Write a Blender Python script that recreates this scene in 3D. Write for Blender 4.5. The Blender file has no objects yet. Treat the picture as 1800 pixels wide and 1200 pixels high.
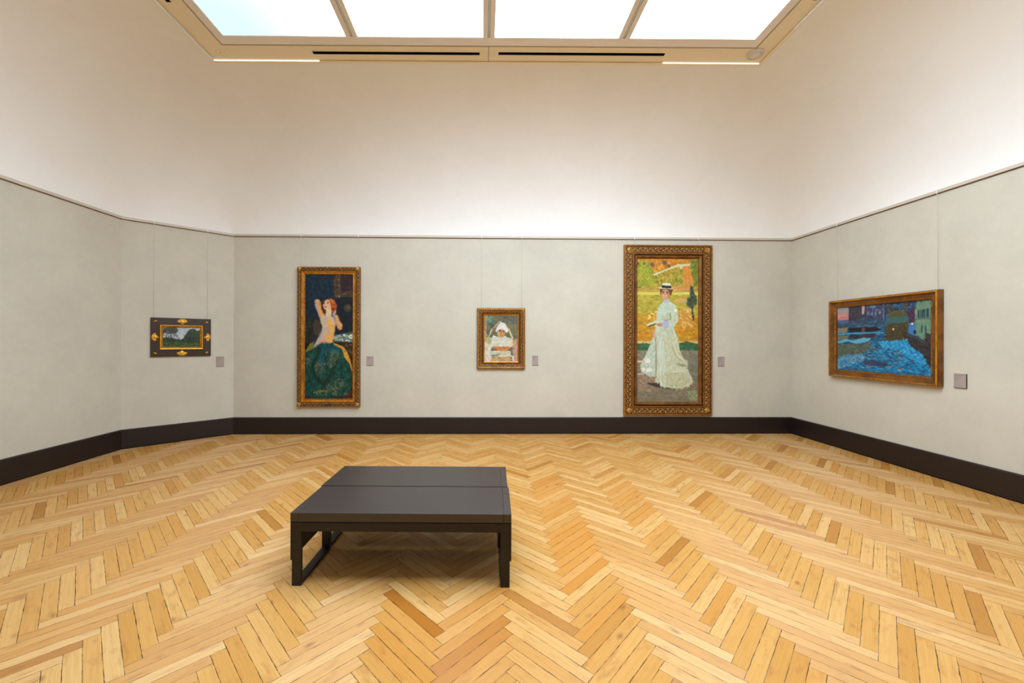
import bpy, bmesh, math, random
import numpy as np
from mathutils import Vector, Matrix

S = bpy.context.scene
COL = S.collection
random.seed(7)

# ------------------------------------------------------------------ camera
cam_d = bpy.data.cameras.new('camera')
cam_d.sensor_fit = 'HORIZONTAL'
cam_d.sensor_width = 36.0
cam_d.lens = 706.2 / 1800 * 36.0
cam_d.shift_x = (900 - 863.3) / 1800
cam_d.shift_y = -(600 - 596.8) / 1800
cam_d.clip_start = 0.05
cam_d.clip_end = 60
cam = bpy.data.objects.new('camera', cam_d)
COL.objects.link(cam)
YAW, PITCH, ROLL = 0.0182, 0.0012, 0.0031
cam.matrix_world = (Matrix.Translation((0, 0, 1.5)) @ Matrix.Rotation(-YAW, 4, 'Z')
                    @ Matrix.Rotation(math.pi / 2 + PITCH, 4, 'X') @ Matrix.Rotation(ROLL, 4, 'Z'))
S.camera = cam

# ------------------------------------------------------------------ world, exposure
w = bpy.data.worlds.new('world')
S.world = w
w.use_nodes = True
w.node_tree.nodes['Background'].inputs[0].default_value = (0.75, 0.87, 1.0, 1)
w.node_tree.nodes['Background'].inputs[1].default_value = 1.0
S.view_settings.view_transform = 'Standard'
S.view_settings.look = 'None'
S.view_settings.gamma = 1.0
S.view_settings.use_curve_mapping = False
S.view_settings.exposure = 0.0
SKY_STRENGTH = 12.3          # daylight through the milky skylight panes


# ------------------------------------------------------------------ material helpers
def lin(c):
    return tuple(((v / 255) / 12.92 if v / 255 <= 0.04045 else ((v / 255 + 0.055) / 1.055) ** 2.4) for v in c)


def mat(name, rgb=(200, 200, 200), rough=0.6, metal=0.0, spec=0.5, linear=None):
    m = bpy.data.materials.new(name)
    m.use_nodes = True
    b = m.node_tree.nodes['Principled BSDF']
    c = linear if linear else lin(rgb)
    b.inputs['Base Color'].default_value = (*c, 1)
    b.inputs['Roughness'].default_value = rough
    b.inputs['Metallic'].default_value = metal
    b.inputs['Specular IOR Level'].default_value = spec
    return m


def nd(m, t, **kw):
    n = m.node_tree.nodes.new(t)
    for k, v in kw.items():
        setattr(n, k, v)
    return n


def lk(m, a, b):
    m.node_tree.links.new(a, b)


def mth(m, op, a, b=None, c=None):
    n = nd(m, 'ShaderNodeMath', operation=op)
    for i, v in enumerate((a, b, c)):
        if v is None:
            continue
        if isinstance(v, (int, float)):
            n.inputs[i].default_value = v
        else:
            lk(m, v, n.inputs[i])
    return n.outputs[0]


def mixc(m, f, a, b, mode='MIX'):
    n = nd(m, 'ShaderNodeMix', data_type='RGBA', blend_type=mode)
    for sock, v in ((n.inputs[0], f), (n.inputs[6], a), (n.inputs[7], b)):
        if isinstance(v, (int, float)):
            sock.default_value = v
        elif isinstance(v, tuple):
            sock.default_value = (*v[:3], 1)
        else:
            lk(m, v, sock)
    return n.outputs[2]


def noise(m, vec, scale, detail=4, rough=0.55):
    n = nd(m, 'ShaderNodeTexNoise')
    n.inputs['Scale'].default_value = scale
    n.inputs['Detail'].default_value = detail
    n.inputs['Roughness'].default_value = rough
    if vec is not None:
        lk(m, vec, n.inputs['Vector'])
    return n.outputs['Fac']


def ramp(m, fac, stops):
    n = nd(m, 'ShaderNodeValToRGB')
    cr = n.color_ramp
    while len(cr.elements) < len(stops):
        cr.elements.new(0.5)
    for e, (p, c) in zip(cr.elements, stops):
        e.position = p
        e.color = (*c, 1)
    lk(m, fac, n.inputs[0])
    return n.outputs[0]


def bump(m, h, strength, dist):
    n = nd(m, 'ShaderNodeBump')
    n.inputs['Strength'].default_value = strength
    n.inputs['Distance'].default_value = dist
    lk(m, h, n.inputs['Height'])
    lk(m, n.outputs[0], m.node_tree.nodes['Principled BSDF'].inputs['Normal'])


def plaster(name, c1, c2, scale, bstr=0.15):
    m = mat(name, rough=0.85, spec=0.2)
    g = nd(m, 'ShaderNodeNewGeometry')
    f1 = noise(m, g.outputs['Position'], scale, 6, 0.62)
    f2 = noise(m, g.outputs['Position'], scale * 7, 4, 0.6)
    f = mth(m, 'ADD', mth(m, 'MULTIPLY', f1, 0.75), mth(m, 'MULTIPLY', f2, 0.25))
    c = ramp(m, f, [(0.36, lin(c1)), (0.64, lin(c2))])
    lk(m, c, m.node_tree.nodes['Principled BSDF'].inputs['Base Color'])
    bump(m, f2, bstr, 0.004)
    return m


M = {}
M['wall'] = plaster('limewash_taupe', (198, 191, 173), (208, 201, 182), 1.6, 0.25)
M['wall_dark'] = plaster('near_wall_darkened', (112, 104, 96), (122, 114, 104), 1.6, 0.2)  # unseen near wall, darkened to hold back bounced light
M['cove'] = plaster('plaster_cream', (241, 236, 228), (245, 241, 234), 1.2, 0.1)
M['soffit'] = mat('soffit_paint', (242, 224, 188), 0.6)
M['skyframe'] = mat('skylight_frame_paint', (240, 230, 218), 0.4)
M['white'] = mat('white_trim', (240, 242, 244), 0.4)
M['rail'] = mat('rail_paint', (205, 192, 172), 0.5)
M['gap'] = mat('dark_gap', (70, 48, 36), 0.7)
M['railgap'] = mat('rail_shadow_line', (120, 90, 70), 0.7)
M['slot'] = mat('black_slot', (3, 5, 12), 0.9, 0, 0.05)
M['metal'] = mat('brushed_metal', (236, 242, 240), 0.3, 0.2)
M['wire'] = mat('wire_metal', (186, 182, 170), 0.5, 0.1)
M['base'] = mat('baseboard_paint', (30, 20, 19), 0.42)
M['recess'] = mat('baseboard_recess', (8, 6, 6), 0.8)  # shadow under the baseboard, put into the recess as black
M['label'] = mat('caption_card', (166, 151, 142), 0.7)
M['label_edge'] = mat('caption_plate_edge', (80, 68, 56), 0.6)
M['ink'] = mat('caption_ink', (112, 98, 92), 0.8)
M['backing'] = mat('painting_backing', (60, 42, 26), 0.8)


def dark_wood(name, c1, c2, rough, axis_scale=(1.2, 40, 40)):
    m = mat(name, rough=rough, spec=0.5)
    tc = nd(m, 'ShaderNodeTexCoord')
    mp = nd(m, 'ShaderNodeMapping')
    mp.inputs['Scale'].default_value = axis_scale
    lk(m, tc.outputs['Object'], mp.inputs['Vector'])
    f = noise(m, mp.outputs[0], 3.0, 5, 0.6)
    c = ramp(m, f, [(0.3, lin(c1)), (0.7, lin(c2))])
    lk(m, c, m.node_tree.nodes['Principled BSDF'].inputs['Base Color'])
    bump(m, f, 0.12, 0.001)
    return m


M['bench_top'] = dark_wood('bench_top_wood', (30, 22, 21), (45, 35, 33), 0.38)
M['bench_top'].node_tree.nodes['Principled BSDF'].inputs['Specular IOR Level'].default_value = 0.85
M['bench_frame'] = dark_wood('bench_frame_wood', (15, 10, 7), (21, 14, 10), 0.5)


def gold(name, hi, lo, metal, rough, scale=60, bstr=0.5):
    m = mat(name, rough=rough, metal=metal)
    tc = nd(m, 'ShaderNodeTexCoord')
    f = noise(m, tc.outputs['Object'], scale, 3, 0.6)
    c = ramp(m, f, [(0.38, lin(lo)), (0.6, lin(hi))])
    lk(m, c, m.node_tree.nodes['Principled BSDF'].inputs['Base Color'])
    if bstr:
        bump(m, f, bstr, 0.004)
    return m


M['gold_smooth'] = gold('gilding_smooth', (214, 150, 52), (178, 112, 34), 0.6, 0.34, 12, 0.05)
M['gold_dark'] = gold('gilding_antique', (178, 122, 48), (116, 68, 22), 0.5, 0.42, 45, 0.3)
M['gold_carved'] = gold('gilding_carved', (214, 164, 84), (128, 78, 28), 0.5, 0.38, 55, 0.5)
M['gold_bright'] = gold('gilding_bright', (238, 186, 72), (206, 140, 40), 0.55, 0.35, 60, 0.3)
M['carve_ground'] = gold('gilding_ground', (124, 80, 30), (60, 34, 12), 0.3, 0.55, 70, 0.6)
M['walnut'] = dark_wood('walnut_frame', (44, 27, 16), (64, 42, 26), 0.45, (6, 6, 60))
M['brown_gold'] = gold('bronze_moulding', (140, 90, 36), (108, 65, 23), 0.45, 0.4, 8, 0.05)

m = mat('painted_canvas', rough=0.55, spec=0.3)
a = nd(m, 'ShaderNodeVertexColor', layer_name='paint')
lk(m, a.outputs[0], m.node_tree.nodes['Principled BSDF'].inputs['Base Color'])
tc = nd(m, 'ShaderNodeTexCoord')
bump(m, noise(m, tc.outputs['Object'], 90, 3, 0.6), 0.25, 0.002)
M['canvas'] = m

# skylight panes: daylight behind milky glass, a patch of blue sky beyond the left corner
m = bpy.data.materials.new('skylight_daylight')
m.use_nodes = True
nt = m.node_tree
nt.nodes.clear()
out = nd(m, 'ShaderNodeOutputMaterial')
em = nd(m, 'ShaderNodeEmission')
g = nd(m, 'ShaderNodeNewGeometry')
vd = nd(m, 'ShaderNodeVectorMath', operation='DISTANCE')
lk(m, g.outputs['Position'], vd.inputs[0])
vd.inputs[1].default_value = (-2.80, 4.20, 4.75)
d = mth(m, 'ADD', vd.outputs['Value'], mth(m, 'MULTIPLY', mth(m, 'SUBTRACT', noise(m, g.outputs['Position'], 1.2), 0.5), 0.6))
c = ramp(m, mth(m, 'DIVIDE', d, 6.0), [(0.05, (0.066, 0.083, 0.092)), (0.13, (0.085, 0.096, 0.104)), (0.30, (0.41, 0.49, 0.60)), (0.78, (0.80, 0.96, 1.14))])
lk(m, c, em.inputs[0])
em.inputs[1].default_value = SKY_STRENGTH
lk(m, em.outputs[0], out.inputs[0])
M['sky_pane'] = m

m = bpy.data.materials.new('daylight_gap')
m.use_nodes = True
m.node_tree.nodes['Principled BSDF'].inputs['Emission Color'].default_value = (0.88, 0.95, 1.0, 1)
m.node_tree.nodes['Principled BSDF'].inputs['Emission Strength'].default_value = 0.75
M['leak'] = m

# herringbone oak: every board is one face, with its own UV in metres and its own tone
BW, BL_ = 0.0662, 0.4951
m = mat('oak_herringbone', rough=0.42, spec=0.45)
P = m.node_tree.nodes['Principled BSDF']
uv = nd(m, 'ShaderNodeUVMap', uv_map='board')
tone = nd(m, 'ShaderNodeVertexColor', layer_name='tone')
sp = nd(m, 'ShaderNodeSeparateColor')
lk(m, tone.outputs[0], sp.inputs[0])
suv = nd(m, 'ShaderNodeSeparateXYZ')
lk(m, uv.outputs[0], suv.inputs[0])
u, v = suv.outputs[0], suv.outputs[1]
cmb = nd(m, 'ShaderNodeCombineXYZ')
lk(m, mth(m, 'MULTIPLY', u, 2.2), cmb.inputs[0])
lk(m, mth(m, 'MULTIPLY', v, 60.0), cmb.inputs[1])
lk(m, mth(m, 'MULTIPLY', sp.outputs[1], 37.0), cmb.inputs[2])
grain = noise(m, cmb.outputs[0], 1.6, 6, 0.62)
cmb2 = nd(m, 'ShaderNodeCombineXYZ')
lk(m, mth(m, 'MULTIPLY', u, 5.0), cmb2.inputs[0])
lk(m, mth(m, 'MULTIPLY', v, 14.0), cmb2.inputs[1])
lk(m, mth(m, 'MULTIPLY', sp.outputs[1], 91.0), cmb2.inputs[2])
blot = noise(m, cmb2.outputs[0], 1.5, 4, 0.6)
base = ramp(m, sp.outputs[0], [(0.0, lin((138, 82, 28))), (0.25, lin((164, 107, 42))), (0.55, lin((187, 132, 62))),
                               (0.8, lin((200, 150, 82))), (1.0, lin((212, 173, 114)))])
base = mixc(m, mth(m, 'MULTIPLY', mth(m, 'SUBTRACT', grain, 0.42), 1.1), base, lin((168, 112, 46)))
base = mixc(m, mth(m, 'MULTIPLY', mth(m, 'MAXIMUM', mth(m, 'SUBTRACT', blot, 0.54), 0), 2.6), base, lin((150, 92, 44)))
orange = mixc(m, sp.outputs[2], base, lin((190, 116, 28)))
# small dark knots
vk = nd(m, 'ShaderNodeTexVoronoi')
cmb3 = nd(m, 'ShaderNodeCombineXYZ')
lk(m, mth(m, 'MULTIPLY', u, 3.0), cmb3.inputs[0])
lk(m, mth(m, 'MULTIPLY', v, 6.0), cmb3.inputs[1])
lk(m, mth(m, 'MULTIPLY', sp.outputs[1], 53.0), cmb3.inputs[2])
lk(m, cmb3.outputs[0], vk.inputs['Vector'])
vk.inputs['Scale'].default_value = 1.0
knot = mth(m, 'SUBTRACT', 1.0, mth(m, 'SMOOTH_MIN', mth(m, 'DIVIDE', vk.outputs['Distance'], 0.11), 1.0, 0.3))
orange = mixc(m, mth(m, 'MAXIMUM', mth(m, 'MULTIPLY', knot, 0.8), 0), orange, lin((120, 74, 40)))
# gaps between boards
ev = mth(m, 'MINIMUM', v, mth(m, 'SUBTRACT', BW, v))
eu = mth(m, 'MINIMUM', u, mth(m, 'SUBTRACT', BL_, u))
gapn = noise(m, g.outputs['Position'] if False else cmb2.outputs[0], 2.5, 3, 0.6)
gw = mth(m, 'ADD', 0.0005, mth(m, 'MULTIPLY', mth(m, 'MAXIMUM', mth(m, 'SUBTRACT', gapn, 0.42), 0), 0.009))
gv = mth(m, 'LESS_THAN', ev, gw)
gu = mth(m, 'LESS_THAN', eu, mth(m, 'MULTIPLY', gw, 0.8))
gap = mth(m, 'MAXIMUM', gv, gu)
fin = mixc(m, mth(m, 'MULTIPLY', gap, 0.94), orange, lin((48, 25, 9)))
lk(m, fin, P.inputs['Base Color'])
lk(m, mth(m, 'ADD', 0.42, mth(m, 'MULTIPLY', grain, 0.2)), P.inputs['Roughness'])
P.inputs['Anisotropic'].default_value = 0.95
tg = nd(m, 'ShaderNodeTangent', direction_type='UV_MAP', uv_map='board')
lk(m, tg.outputs[0], P.inputs['Tangent'])
P.inputs['Anisotropic Rotation'].default_value = 0.25
h = mth(m, 'SUBTRACT', mth(m, 'MULTIPLY', grain, 0.3), gap)
bump(m, h, 0.35, 0.001)
M['floor'] = m


# ------------------------------------------------------------------ object helpers
def link(name, me, mats, parent=None):
    o = bpy.data.objects.new(name, me)
    COL.objects.link(o)
    for mm in (mats if isinstance(mats, (list, tuple)) else [mats]):
        me.materials.append(M[mm])
    if parent is not None:
        o.parent = parent
    return o


def empty(name, loc, rz=0.0, label=None, cat=None, group=None):
    o = bpy.data.objects.new(name, None)
    o.empty_display_size = 0.1
    COL.objects.link(o)
    o.location = loc
    o.rotation_euler = (0, 0, rz)
    tag(o, label, cat, group)
    return o


def tag(o, label=None, cat=None, group=None, kind=None):
    if label: o['label'] = label
    if cat: o['category'] = cat
    if group: o['group'] = group
    if kind: o['kind'] = kind
    return o


class MB:
    """collects shapes, built as one mesh"""
    def __init__(s):
        s.v, s.f, s.mi, s.sm = [], [], [], []

    def add(s, vs, fs, mi=0, smooth=False):
        n = len(s.v)
        s.v += [tuple(p) for p in vs]
        s.f += [tuple(i + n for i in f) for f in fs]
        s.mi += [mi] * len(fs)
        s.sm += [smooth] * len(fs)

    def box(s, a, b, mi=0, ch=0.0):
        x0, y0, z0 = a
        x1, y1, z1 = b
        if ch <= 0:
            s.add([(x, y, z) for z in (z0, z1) for y in (y0, y1) for x in (x0, x1)],
                  [(0, 2, 3, 1), (4, 5, 7, 6), (0, 1, 5, 4), (2, 6, 7, 3), (0, 4, 6, 2), (1, 3, 7, 5)], mi)
            return
        bm = bmesh.new()
        bmesh.ops.create_cube(bm, size=1.0)
        for q in bm.verts:
            q.co = Vector(((x0 + x1) / 2 + q.co.x * (x1 - x0), (y0 + y1) / 2 + q.co.y * (y1 - y0), (z0 + z1) / 2 + q.co.z * (z1 - z0)))
        bmesh.ops.bevel(bm, geom=list(bm.edges), offset=ch, segments=2, affect='EDGES', profile=0.5)
        bm.verts.index_update()
        s.add([q.co[:] for q in bm.verts], [[q.index for q in f.verts] for f in bm.faces], mi)
        bm.free()

    def prism(s, bot, z0, z1, mi=0):
        n = len(bot)
        vs = [(x, y, z0) for x, y in bot] + [(x, y, z1) for x, y in bot]
        fs = [tuple(reversed(range(n))), tuple(range(n, 2 * n))] + [(i, (i + 1) % n, n + (i + 1) % n, n + i) for i in range(n)]
        s.add(vs, fs, mi)

    def tube(s, pts, r, n=8, mi=0):
        pts = [Vector(p) for p in pts]
        rings = []
        for i, p in enumerate(pts):
            d = (pts[min(i + 1, len(pts) - 1)] - pts[max(i - 1, 0)]).normalized()
            a = d.orthogonal().normalized() if abs(d.z) > 0.99 else d.cross(Vector((0, 0, 1))).normalized()
            b = d.cross(a)
            rings.append([p + a * math.cos(t) * r + b * math.sin(t) * r for t in [2 * math.pi * k / n for k in range(n)]])
        vs = [q for rr in rings for q in rr]
        fs = []
        for i in range(len(pts) - 1):
            for k in range(n):
                fs.append((i * n + k, i * n + (k + 1) % n, (i + 1) * n + (k + 1) % n, (i + 1) * n + k))
        fs.append(tuple(reversed(range(n))))
        fs.append(tuple(range((len(pts) - 1) * n, len(pts) * n)))
        s.add(vs, fs, mi, True)

    def dome(s, c, rx, rz, dep, ang=0.0, mi=0, seg=7):
        """raised boss on a painting frame: local x/z in the frame plane, rising towards -y"""
        ca, sa = math.cos(ang), math.sin(ang)
        vs = [(c[0], c[1] - dep, c[2])]
        for q, hgt in ((0.55, 0.82), (0.88, 0.42), (1.0, -0.1)):
            for k in range(seg):
                t = 2 * math.pi * k / seg
                x, z = rx * q * math.cos(t), rz * q * math.sin(t)
                vs.append((c[0] + x * ca - z * sa, c[1] - dep * hgt, c[2] + x * sa + z * ca))
        fs = [(0, 1 + k, 1 + (k + 1) % seg) for k in range(seg)]
        for r in range(2):
            for k in range(seg):
                a, b = 1 + r * seg, 1 + (r + 1) * seg
                fs.append((a + k, b + k, b + (k + 1) % seg, a + (k + 1) % seg))
        s.add(vs, fs, mi, True)

    def build(s, name, mats, parent=None):
        me = bpy.data.meshes.new(name)
        me.from_pydata(s.v, [], s.f)
        me.polygons.foreach_set('material_index', s.mi)
        me.polygons.foreach_set('use_smooth', s.sm)
        bm = bmesh.new()
        bm.from_mesh(me)
        bmesh.ops.recalc_face_normals(bm, faces=bm.faces)
        bm.to_mesh(me)
        bm.free()
        me.update()
        return link(name, me, mats, parent)


# ------------------------------------------------------------------ room shell
XL, XR, YB, YN = -4.93, 5.0, 6.438, -0.9
ROOM = [(XR, YN), (XR, YB), (-3.96, YB), (XL, 5.55), (XL, YN)]          # counter-clockwise
SIDES = ['right', 'back', 'corner', 'left', 'near']
ZR, ZS = 3.165, 4.75
K = (ZS - 1.5) / 3.6     # plan scale of the skylight                                                     # rail top, soffit


def offset(poly, d):
    """convex ccw polygon moved inward by d"""
    n, res = len(poly), []
    lines = []
    for i in range(n):
        a, b = Vector(poly[i]), Vector(poly[(i + 1) % n])
        t = (b - a).normalized()
        nrm = Vector((-t.y, t.x))
        lines.append((a + nrm * d, t))
    for i in range(n):
        (p, r), (q, s_) = lines[i - 1], lines[i]
        c = r.x * s_.y - r.y * s_.x
        k = ((q - p).x * s_.y - (q - p).y * s_.x) / c
        res.append(tuple(p + r * k))
    return res


def side_quad(i, d0, d1):
    A, B = offset(ROOM, d0), offset(ROOM, d1)
    j = (i + 1) % len(ROOM)
    return [A[i], A[j], B[j], B[i]]


for i, sd in enumerate(SIDES):
    b = MB()
    b.prism(side_quad(i, -0.2, 0.0), -0.05, ZR - 0.01)
    tag(b.build('wall_' + sd, 'wall_dark' if sd == 'near' else 'wall'), kind='structure')
    b = MB()
    b.prism(side_quad(i, 0.0, 0.008), 0.0, 0.014, 1)
    b.prism(side_quad(i, 0.0, 0.022), 0.014, 0.256, 0)
    # sloping top
    q0, q1 = side_quad(i, 0.0, 0.022), side_quad(i, 0.0, 0.012)
    b.add([(*p, 0.256) for p in q0] + [(*p, 0.267) for p in q1],
          [(0, 1, 5, 4), (1, 2, 6, 5), (2, 3, 7, 6), (3, 0, 4, 7), (4, 5, 6, 7)], 0)
    tag(b.build('baseboard_' + sd, ['base', 'recess']), kind='structure')
    b = MB()
    b.prism(side_quad(i, -0.02, 0.022), 3.132, ZR, 0)
    b.prism(side_quad(i, -0.02, 0.012), 3.125, 3.132, 1)
    tag(b.build('trim_%d' % (i + 1), ['rail', 'railgap']), kind='structure')

# coved ceiling: curves from the walls up to the soffit
SKEW = 0.0137             # the skylight is not quite parallel to the back wall
SOFF = [(x * K, y * K - SKEW * (x - 0.035) * K) for x, y in [(3.56, 0.75), (3.56, 5.19), (-3.45, 5.19), (-3.49, 5.15), (-3.49, 0.75)]]
NP = 40
CE = 1.9


def perimeter(poly, n_side):
    pts = []
    for i in range(5):
        a_, c_ = poly[i], poly[(i + 1) % 5]
        for q in range(n_side[i]):
            f = q / n_side[i]
            pts.append((a_[0] * (1 - f) + c_[0] * f, a_[1] * (1 - f) + c_[1] * f))
    return np.array(pts)


n_side = [max(4, round(math.dist(ROOM[i], ROOM[(i + 1) % 5]) / 0.06)) for i in range(5)]
P0, P1 = perimeter(ROOM, n_side), perimeter(SOFF, n_side)
NT = len(P0)
rows = []
for k in range(NP + 1):
    t = k / NP * math.pi / 2
    h_ = math.sin(t) ** (2 / CE)
    o_ = 1 - math.cos(t) ** (2 / CE)
    z = ZR - 0.01 if k == 0 else ZR + 0.02 + h_ * (ZS - ZR - 0.02)
    loop = P0 * (1 - o_) + P1 * o_
    sig = 7.0 * math.sin(math.pi * k / NP) ** 0.8           # corners round off in the cove
    if sig > 0.3:
        R_ = int(3 * sig)
        kern = np.exp(-0.5 * (np.arange(-R_, R_ + 1) / sig) ** 2)
        kern /= kern.sum()
        loop = sum(kw * np.roll(loop, int(sh), 0) for kw, sh in zip(kern, range(-R_, R_ + 1)))
    rows.append(np.c_[loop, np.full(NT, z)])
co = np.concatenate(rows)
fs = [(k * NT + q, k * NT + (q + 1) % NT, (k + 1) * NT + (q + 1) % NT, (k + 1) * NT + q) for k in range(NP) for q in range(NT)]
me = bpy.data.meshes.new('ceiling')
me.from_pydata([tuple(c) for c in co], [], fs)
me.polygons.foreach_set('use_smooth', [True] * len(fs))
tag(link('ceiling', me, 'cove'), kind='structure')

# soffit ring around the skylight
SO = tuple(q * K for q in (-3.49, 3.56, 0.75, 5.19))      # outer
SI = tuple(q * K for q in (-3.225, 3.350, 1.0, 4.935))  # inner edge


def ring(b, o, i, z0, z1, mi=0):
    (a, c, e, f), (g_, h_, k, l) = o, i
    for q in ([(a, e), (c, e), (h_, k), (g_, k)], [(c, e), (c, f), (h_, l), (h_, k)],
              [(c, f), (a, f), (g_, l), (h_, l)], [(a, f), (a, e), (g_, k), (g_, l)]):
        b.prism(q, z0, z1, mi)


b = MB()
ring(b, SO, SI, ZS, ZS + 0.05)
b.box((0.046 * K, SI[3], ZS - 0.0006), (0.052 * K, SO[3], ZS + 0.01), 1)
tag(b.build('trim_6', ['soffit', 'gap']), kind='structure')
# thin edge strips between soffit and cove
b = MB()
ring(b, (SO[0] - 0.03, SO[1] + 0.03, SO[2] - 0.03, SO[3] + 0.03), (SO[0] + 0.004, SO[1] - 0.004, SO[2] + 0.004, SO[3] - 0.004), ZS - 0.012, ZS - 0.004)
tag(b.build('trim_7', ['soffit']), kind='structure')
b = MB()
b.box((SO[0] - 0.016, SO[2], ZS - 0.020), (SO[0] + 0.008, SO[3], ZS - 0.003), 0, 0.002)
b.box((SO[1] - 0.008, SO[2], ZS - 0.020), (SO[1] + 0.016, 4.6 * K, ZS - 0.003), 0, 0.002)
tag(b.build('trim_8', ['white']), kind='structure')
# gaps at both ends of the back soffit where daylight comes through
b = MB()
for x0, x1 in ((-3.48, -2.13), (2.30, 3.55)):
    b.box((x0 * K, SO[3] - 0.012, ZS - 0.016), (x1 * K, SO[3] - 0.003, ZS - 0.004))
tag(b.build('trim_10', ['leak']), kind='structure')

# skylight
GX0, GX1, GY0, GY1 = [q * K for q in (-3.11, 3.23, 1.12, 4.785)]
win = empty('window_1', (0, 0, ZS + 0.03))
tag(win, kind='structure')
z_ = -0.03
b = MB()
ring(b, (SI[0] - 0.002, SI[1] + 0.002, SI[2] - 0.002, SI[3] + 0.002), (SI[0] + 0.017, SI[1] - 0.017, SI[2] + 0.017, SI[3] - 0.017), 0.036 + z_, 0.06 + z_)
b.build('shadow_gap', 'gap', win)
b = MB()
ring(b, (SI[0] + 0.015, SI[1] - 0.015, SI[2] + 0.015, SI[3] - 0.015), (GX0, GX1, GY0, GY1), 0.004 + z_, 0.08 + z_)
b.build('window_frame', 'skyframe', win)
MX = [-1.583 * K, 0.05 * K, 1.665 * K]
for x in MX:
    for sgn in (-1, 1):
        b = MB()
        b.box((x + sgn * 0.0385 - 0.025, GY0 - 0.02, 0.003 + z_), (x + sgn * 0.0385 + 0.025, GY1 + 0.05, 0.075 + z_), 0, 0.003)
        b.build('mullion', 'skyframe', win)
    b = MB()
    b.box((x - 0.014, GY0, 0.02 + z_), (x + 0.014, GY1 + 0.04, 0.05 + z_))
    b.tube([(x, GY0, 0.017 + z_), (x, GY1 + 0.03, 0.017 + z_)], 0.008, 8)
    b.build('metal_channel', 'metal', win)
for y in (2.3,):
    b = MB()
    b.box((GX0, y - 0.05, 0.006 + z_), (GX1, y + 0.05, 0.07 + z_), 0, 0.003)
    b.build('transom', 'skyframe', win)
xs = [GX0] + MX + [GX1]
for k in range(4):
    for y0, y1 in ((GY0, 2.27), (2.33, GY1)):
        b = MB()
        b.box((xs[k] + (0.05 if k else -0.01), y0 - 0.01, 0.012 + z_), (xs[k + 1] - (0.05 if k < 3 else -0.01), y1 + 0.01, 0.018 + z_))
        b.build('pane', 'sky_pane', win)

# air slots in the soffit
def slot(x0, y0, x1, y1, label, skew=0.0):
    x0, y0, x1, y1 = [q * K for q in (x0, y0, x1, y1)]
    t = empty('air_slot', ((x0 + x1) / 2, (y0 + y1) / 2, ZS), 0, label, 'air vent', 'black linear air slots in the skylight soffit')
    hx, hy = abs(x1 - x0) / 2, abs(y1 - y0) / 2
    b = MB()
    b.box((-hx, -hy, -0.004), (hx, hy, 0.02))
    b.build('slot_opening', 'slot', t)
    b = MB()
    r = 0.0035
    for q in ((-hx - r, -hy - r, hx + r, -hy), (-hx - r, hy, hx + r, hy + r), (-hx - r, -hy, -hx, hy), (hx, -hy, hx + r, hy)):
        b.box((q[0], q[1], -0.005), (q[2], q[3], 0.01))
    b.build('slot_edge', 'soffit', t)
    return t


slot(-2.155, 5.018, -0.063, 5.068, 'left one of two long black air slots above the back wall')
slot(0.172, 5.012, 2.262, 5.062, 'right one of two long black air slots above the back wall')
slot(-3.395, 2.2, -3.345, 4.30, 'black air slot whose end shows at the top left corner of the skylight soffit')
slot(3.45, 2.2, 3.50, 4.22, 'black air slot whose end shows at the top right corner of the skylight soffit')
# round sensor on the soffit
t = empty('smoke_detector', (3.39 * K, 5.015 * K, ZS), 0, 'small round cream detector in the right back corner of the skylight soffit', 'smoke detector')
b = MB()
n = 28
prof = [(0.085, 0.0), (0.087, -0.012), (0.078, -0.024), (0.058, -0.026), (0.055, -0.020)]
vs = [(r * math.cos(2 * math.pi * k / n), r * math.sin(2 * math.pi * k / n), z) for r, z in prof for k in range(n)]
fs = [(i * n + k, i * n + (k + 1) % n, (i + 1) * n + (k + 1) % n, (i + 1) * n + k) for i in range(len(prof) - 1) for k in range(n)]
b.add(vs, fs, 0, True)
b.build('housing', 'rail', t)
b = MB()
for q in range(-4, 5):
    ww = math.sqrt(max(0.056 ** 2 - (q * 0.012) ** 2, 0.0001))
    b.box((-ww, q * 0.012 - 0.0035, -0.023), (ww, q * 0.012 + 0.0035, -0.018))
b.prism([(0.056 * math.cos(2 * math.pi * k / n), 0.056 * math.sin(2 * math.pi * k / n)) for k in range(n)], -0.018, -0.012)
b.build('grille', 'skyframe', t)
# small screw holes near the left corner
b = MB()
for dx, dy in ((0, 0), (0.05, 0.03), (-0.04, 0.02), (0.02, -0.04), (-0.03, -0.03), (0.06, -0.02), (-0.01, 0.05)):
    r = 0.006 if (dx, dy) == (0, 0) else 0.003
    b.prism([(-3.32 * K + dx + r * math.cos(k), 5.06 * K + dy + r * math.sin(k)) for k in range(6)], ZS - 0.001, ZS + 0.002)
tag(b.build('trim_9', 'gap'), kind='structure')


for o in list(COL.objects):
    nm = o.name.split('.')[0]
    top = o.parent if o.parent else o
    if o.type == 'MESH' and (nm in ('trim_6', 'trim_7', 'trim_8', 'trim_9', 'trim_10') or top.name.split('.')[0] in ('window_1', 'air_slot', 'smoke_detector')):
        ox = top.location.x if o.parent else 0.0
        for q in o.data.vertices:
            q.co.y -= SKEW * (q.co.x + ox - 0.035 * K)


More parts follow.
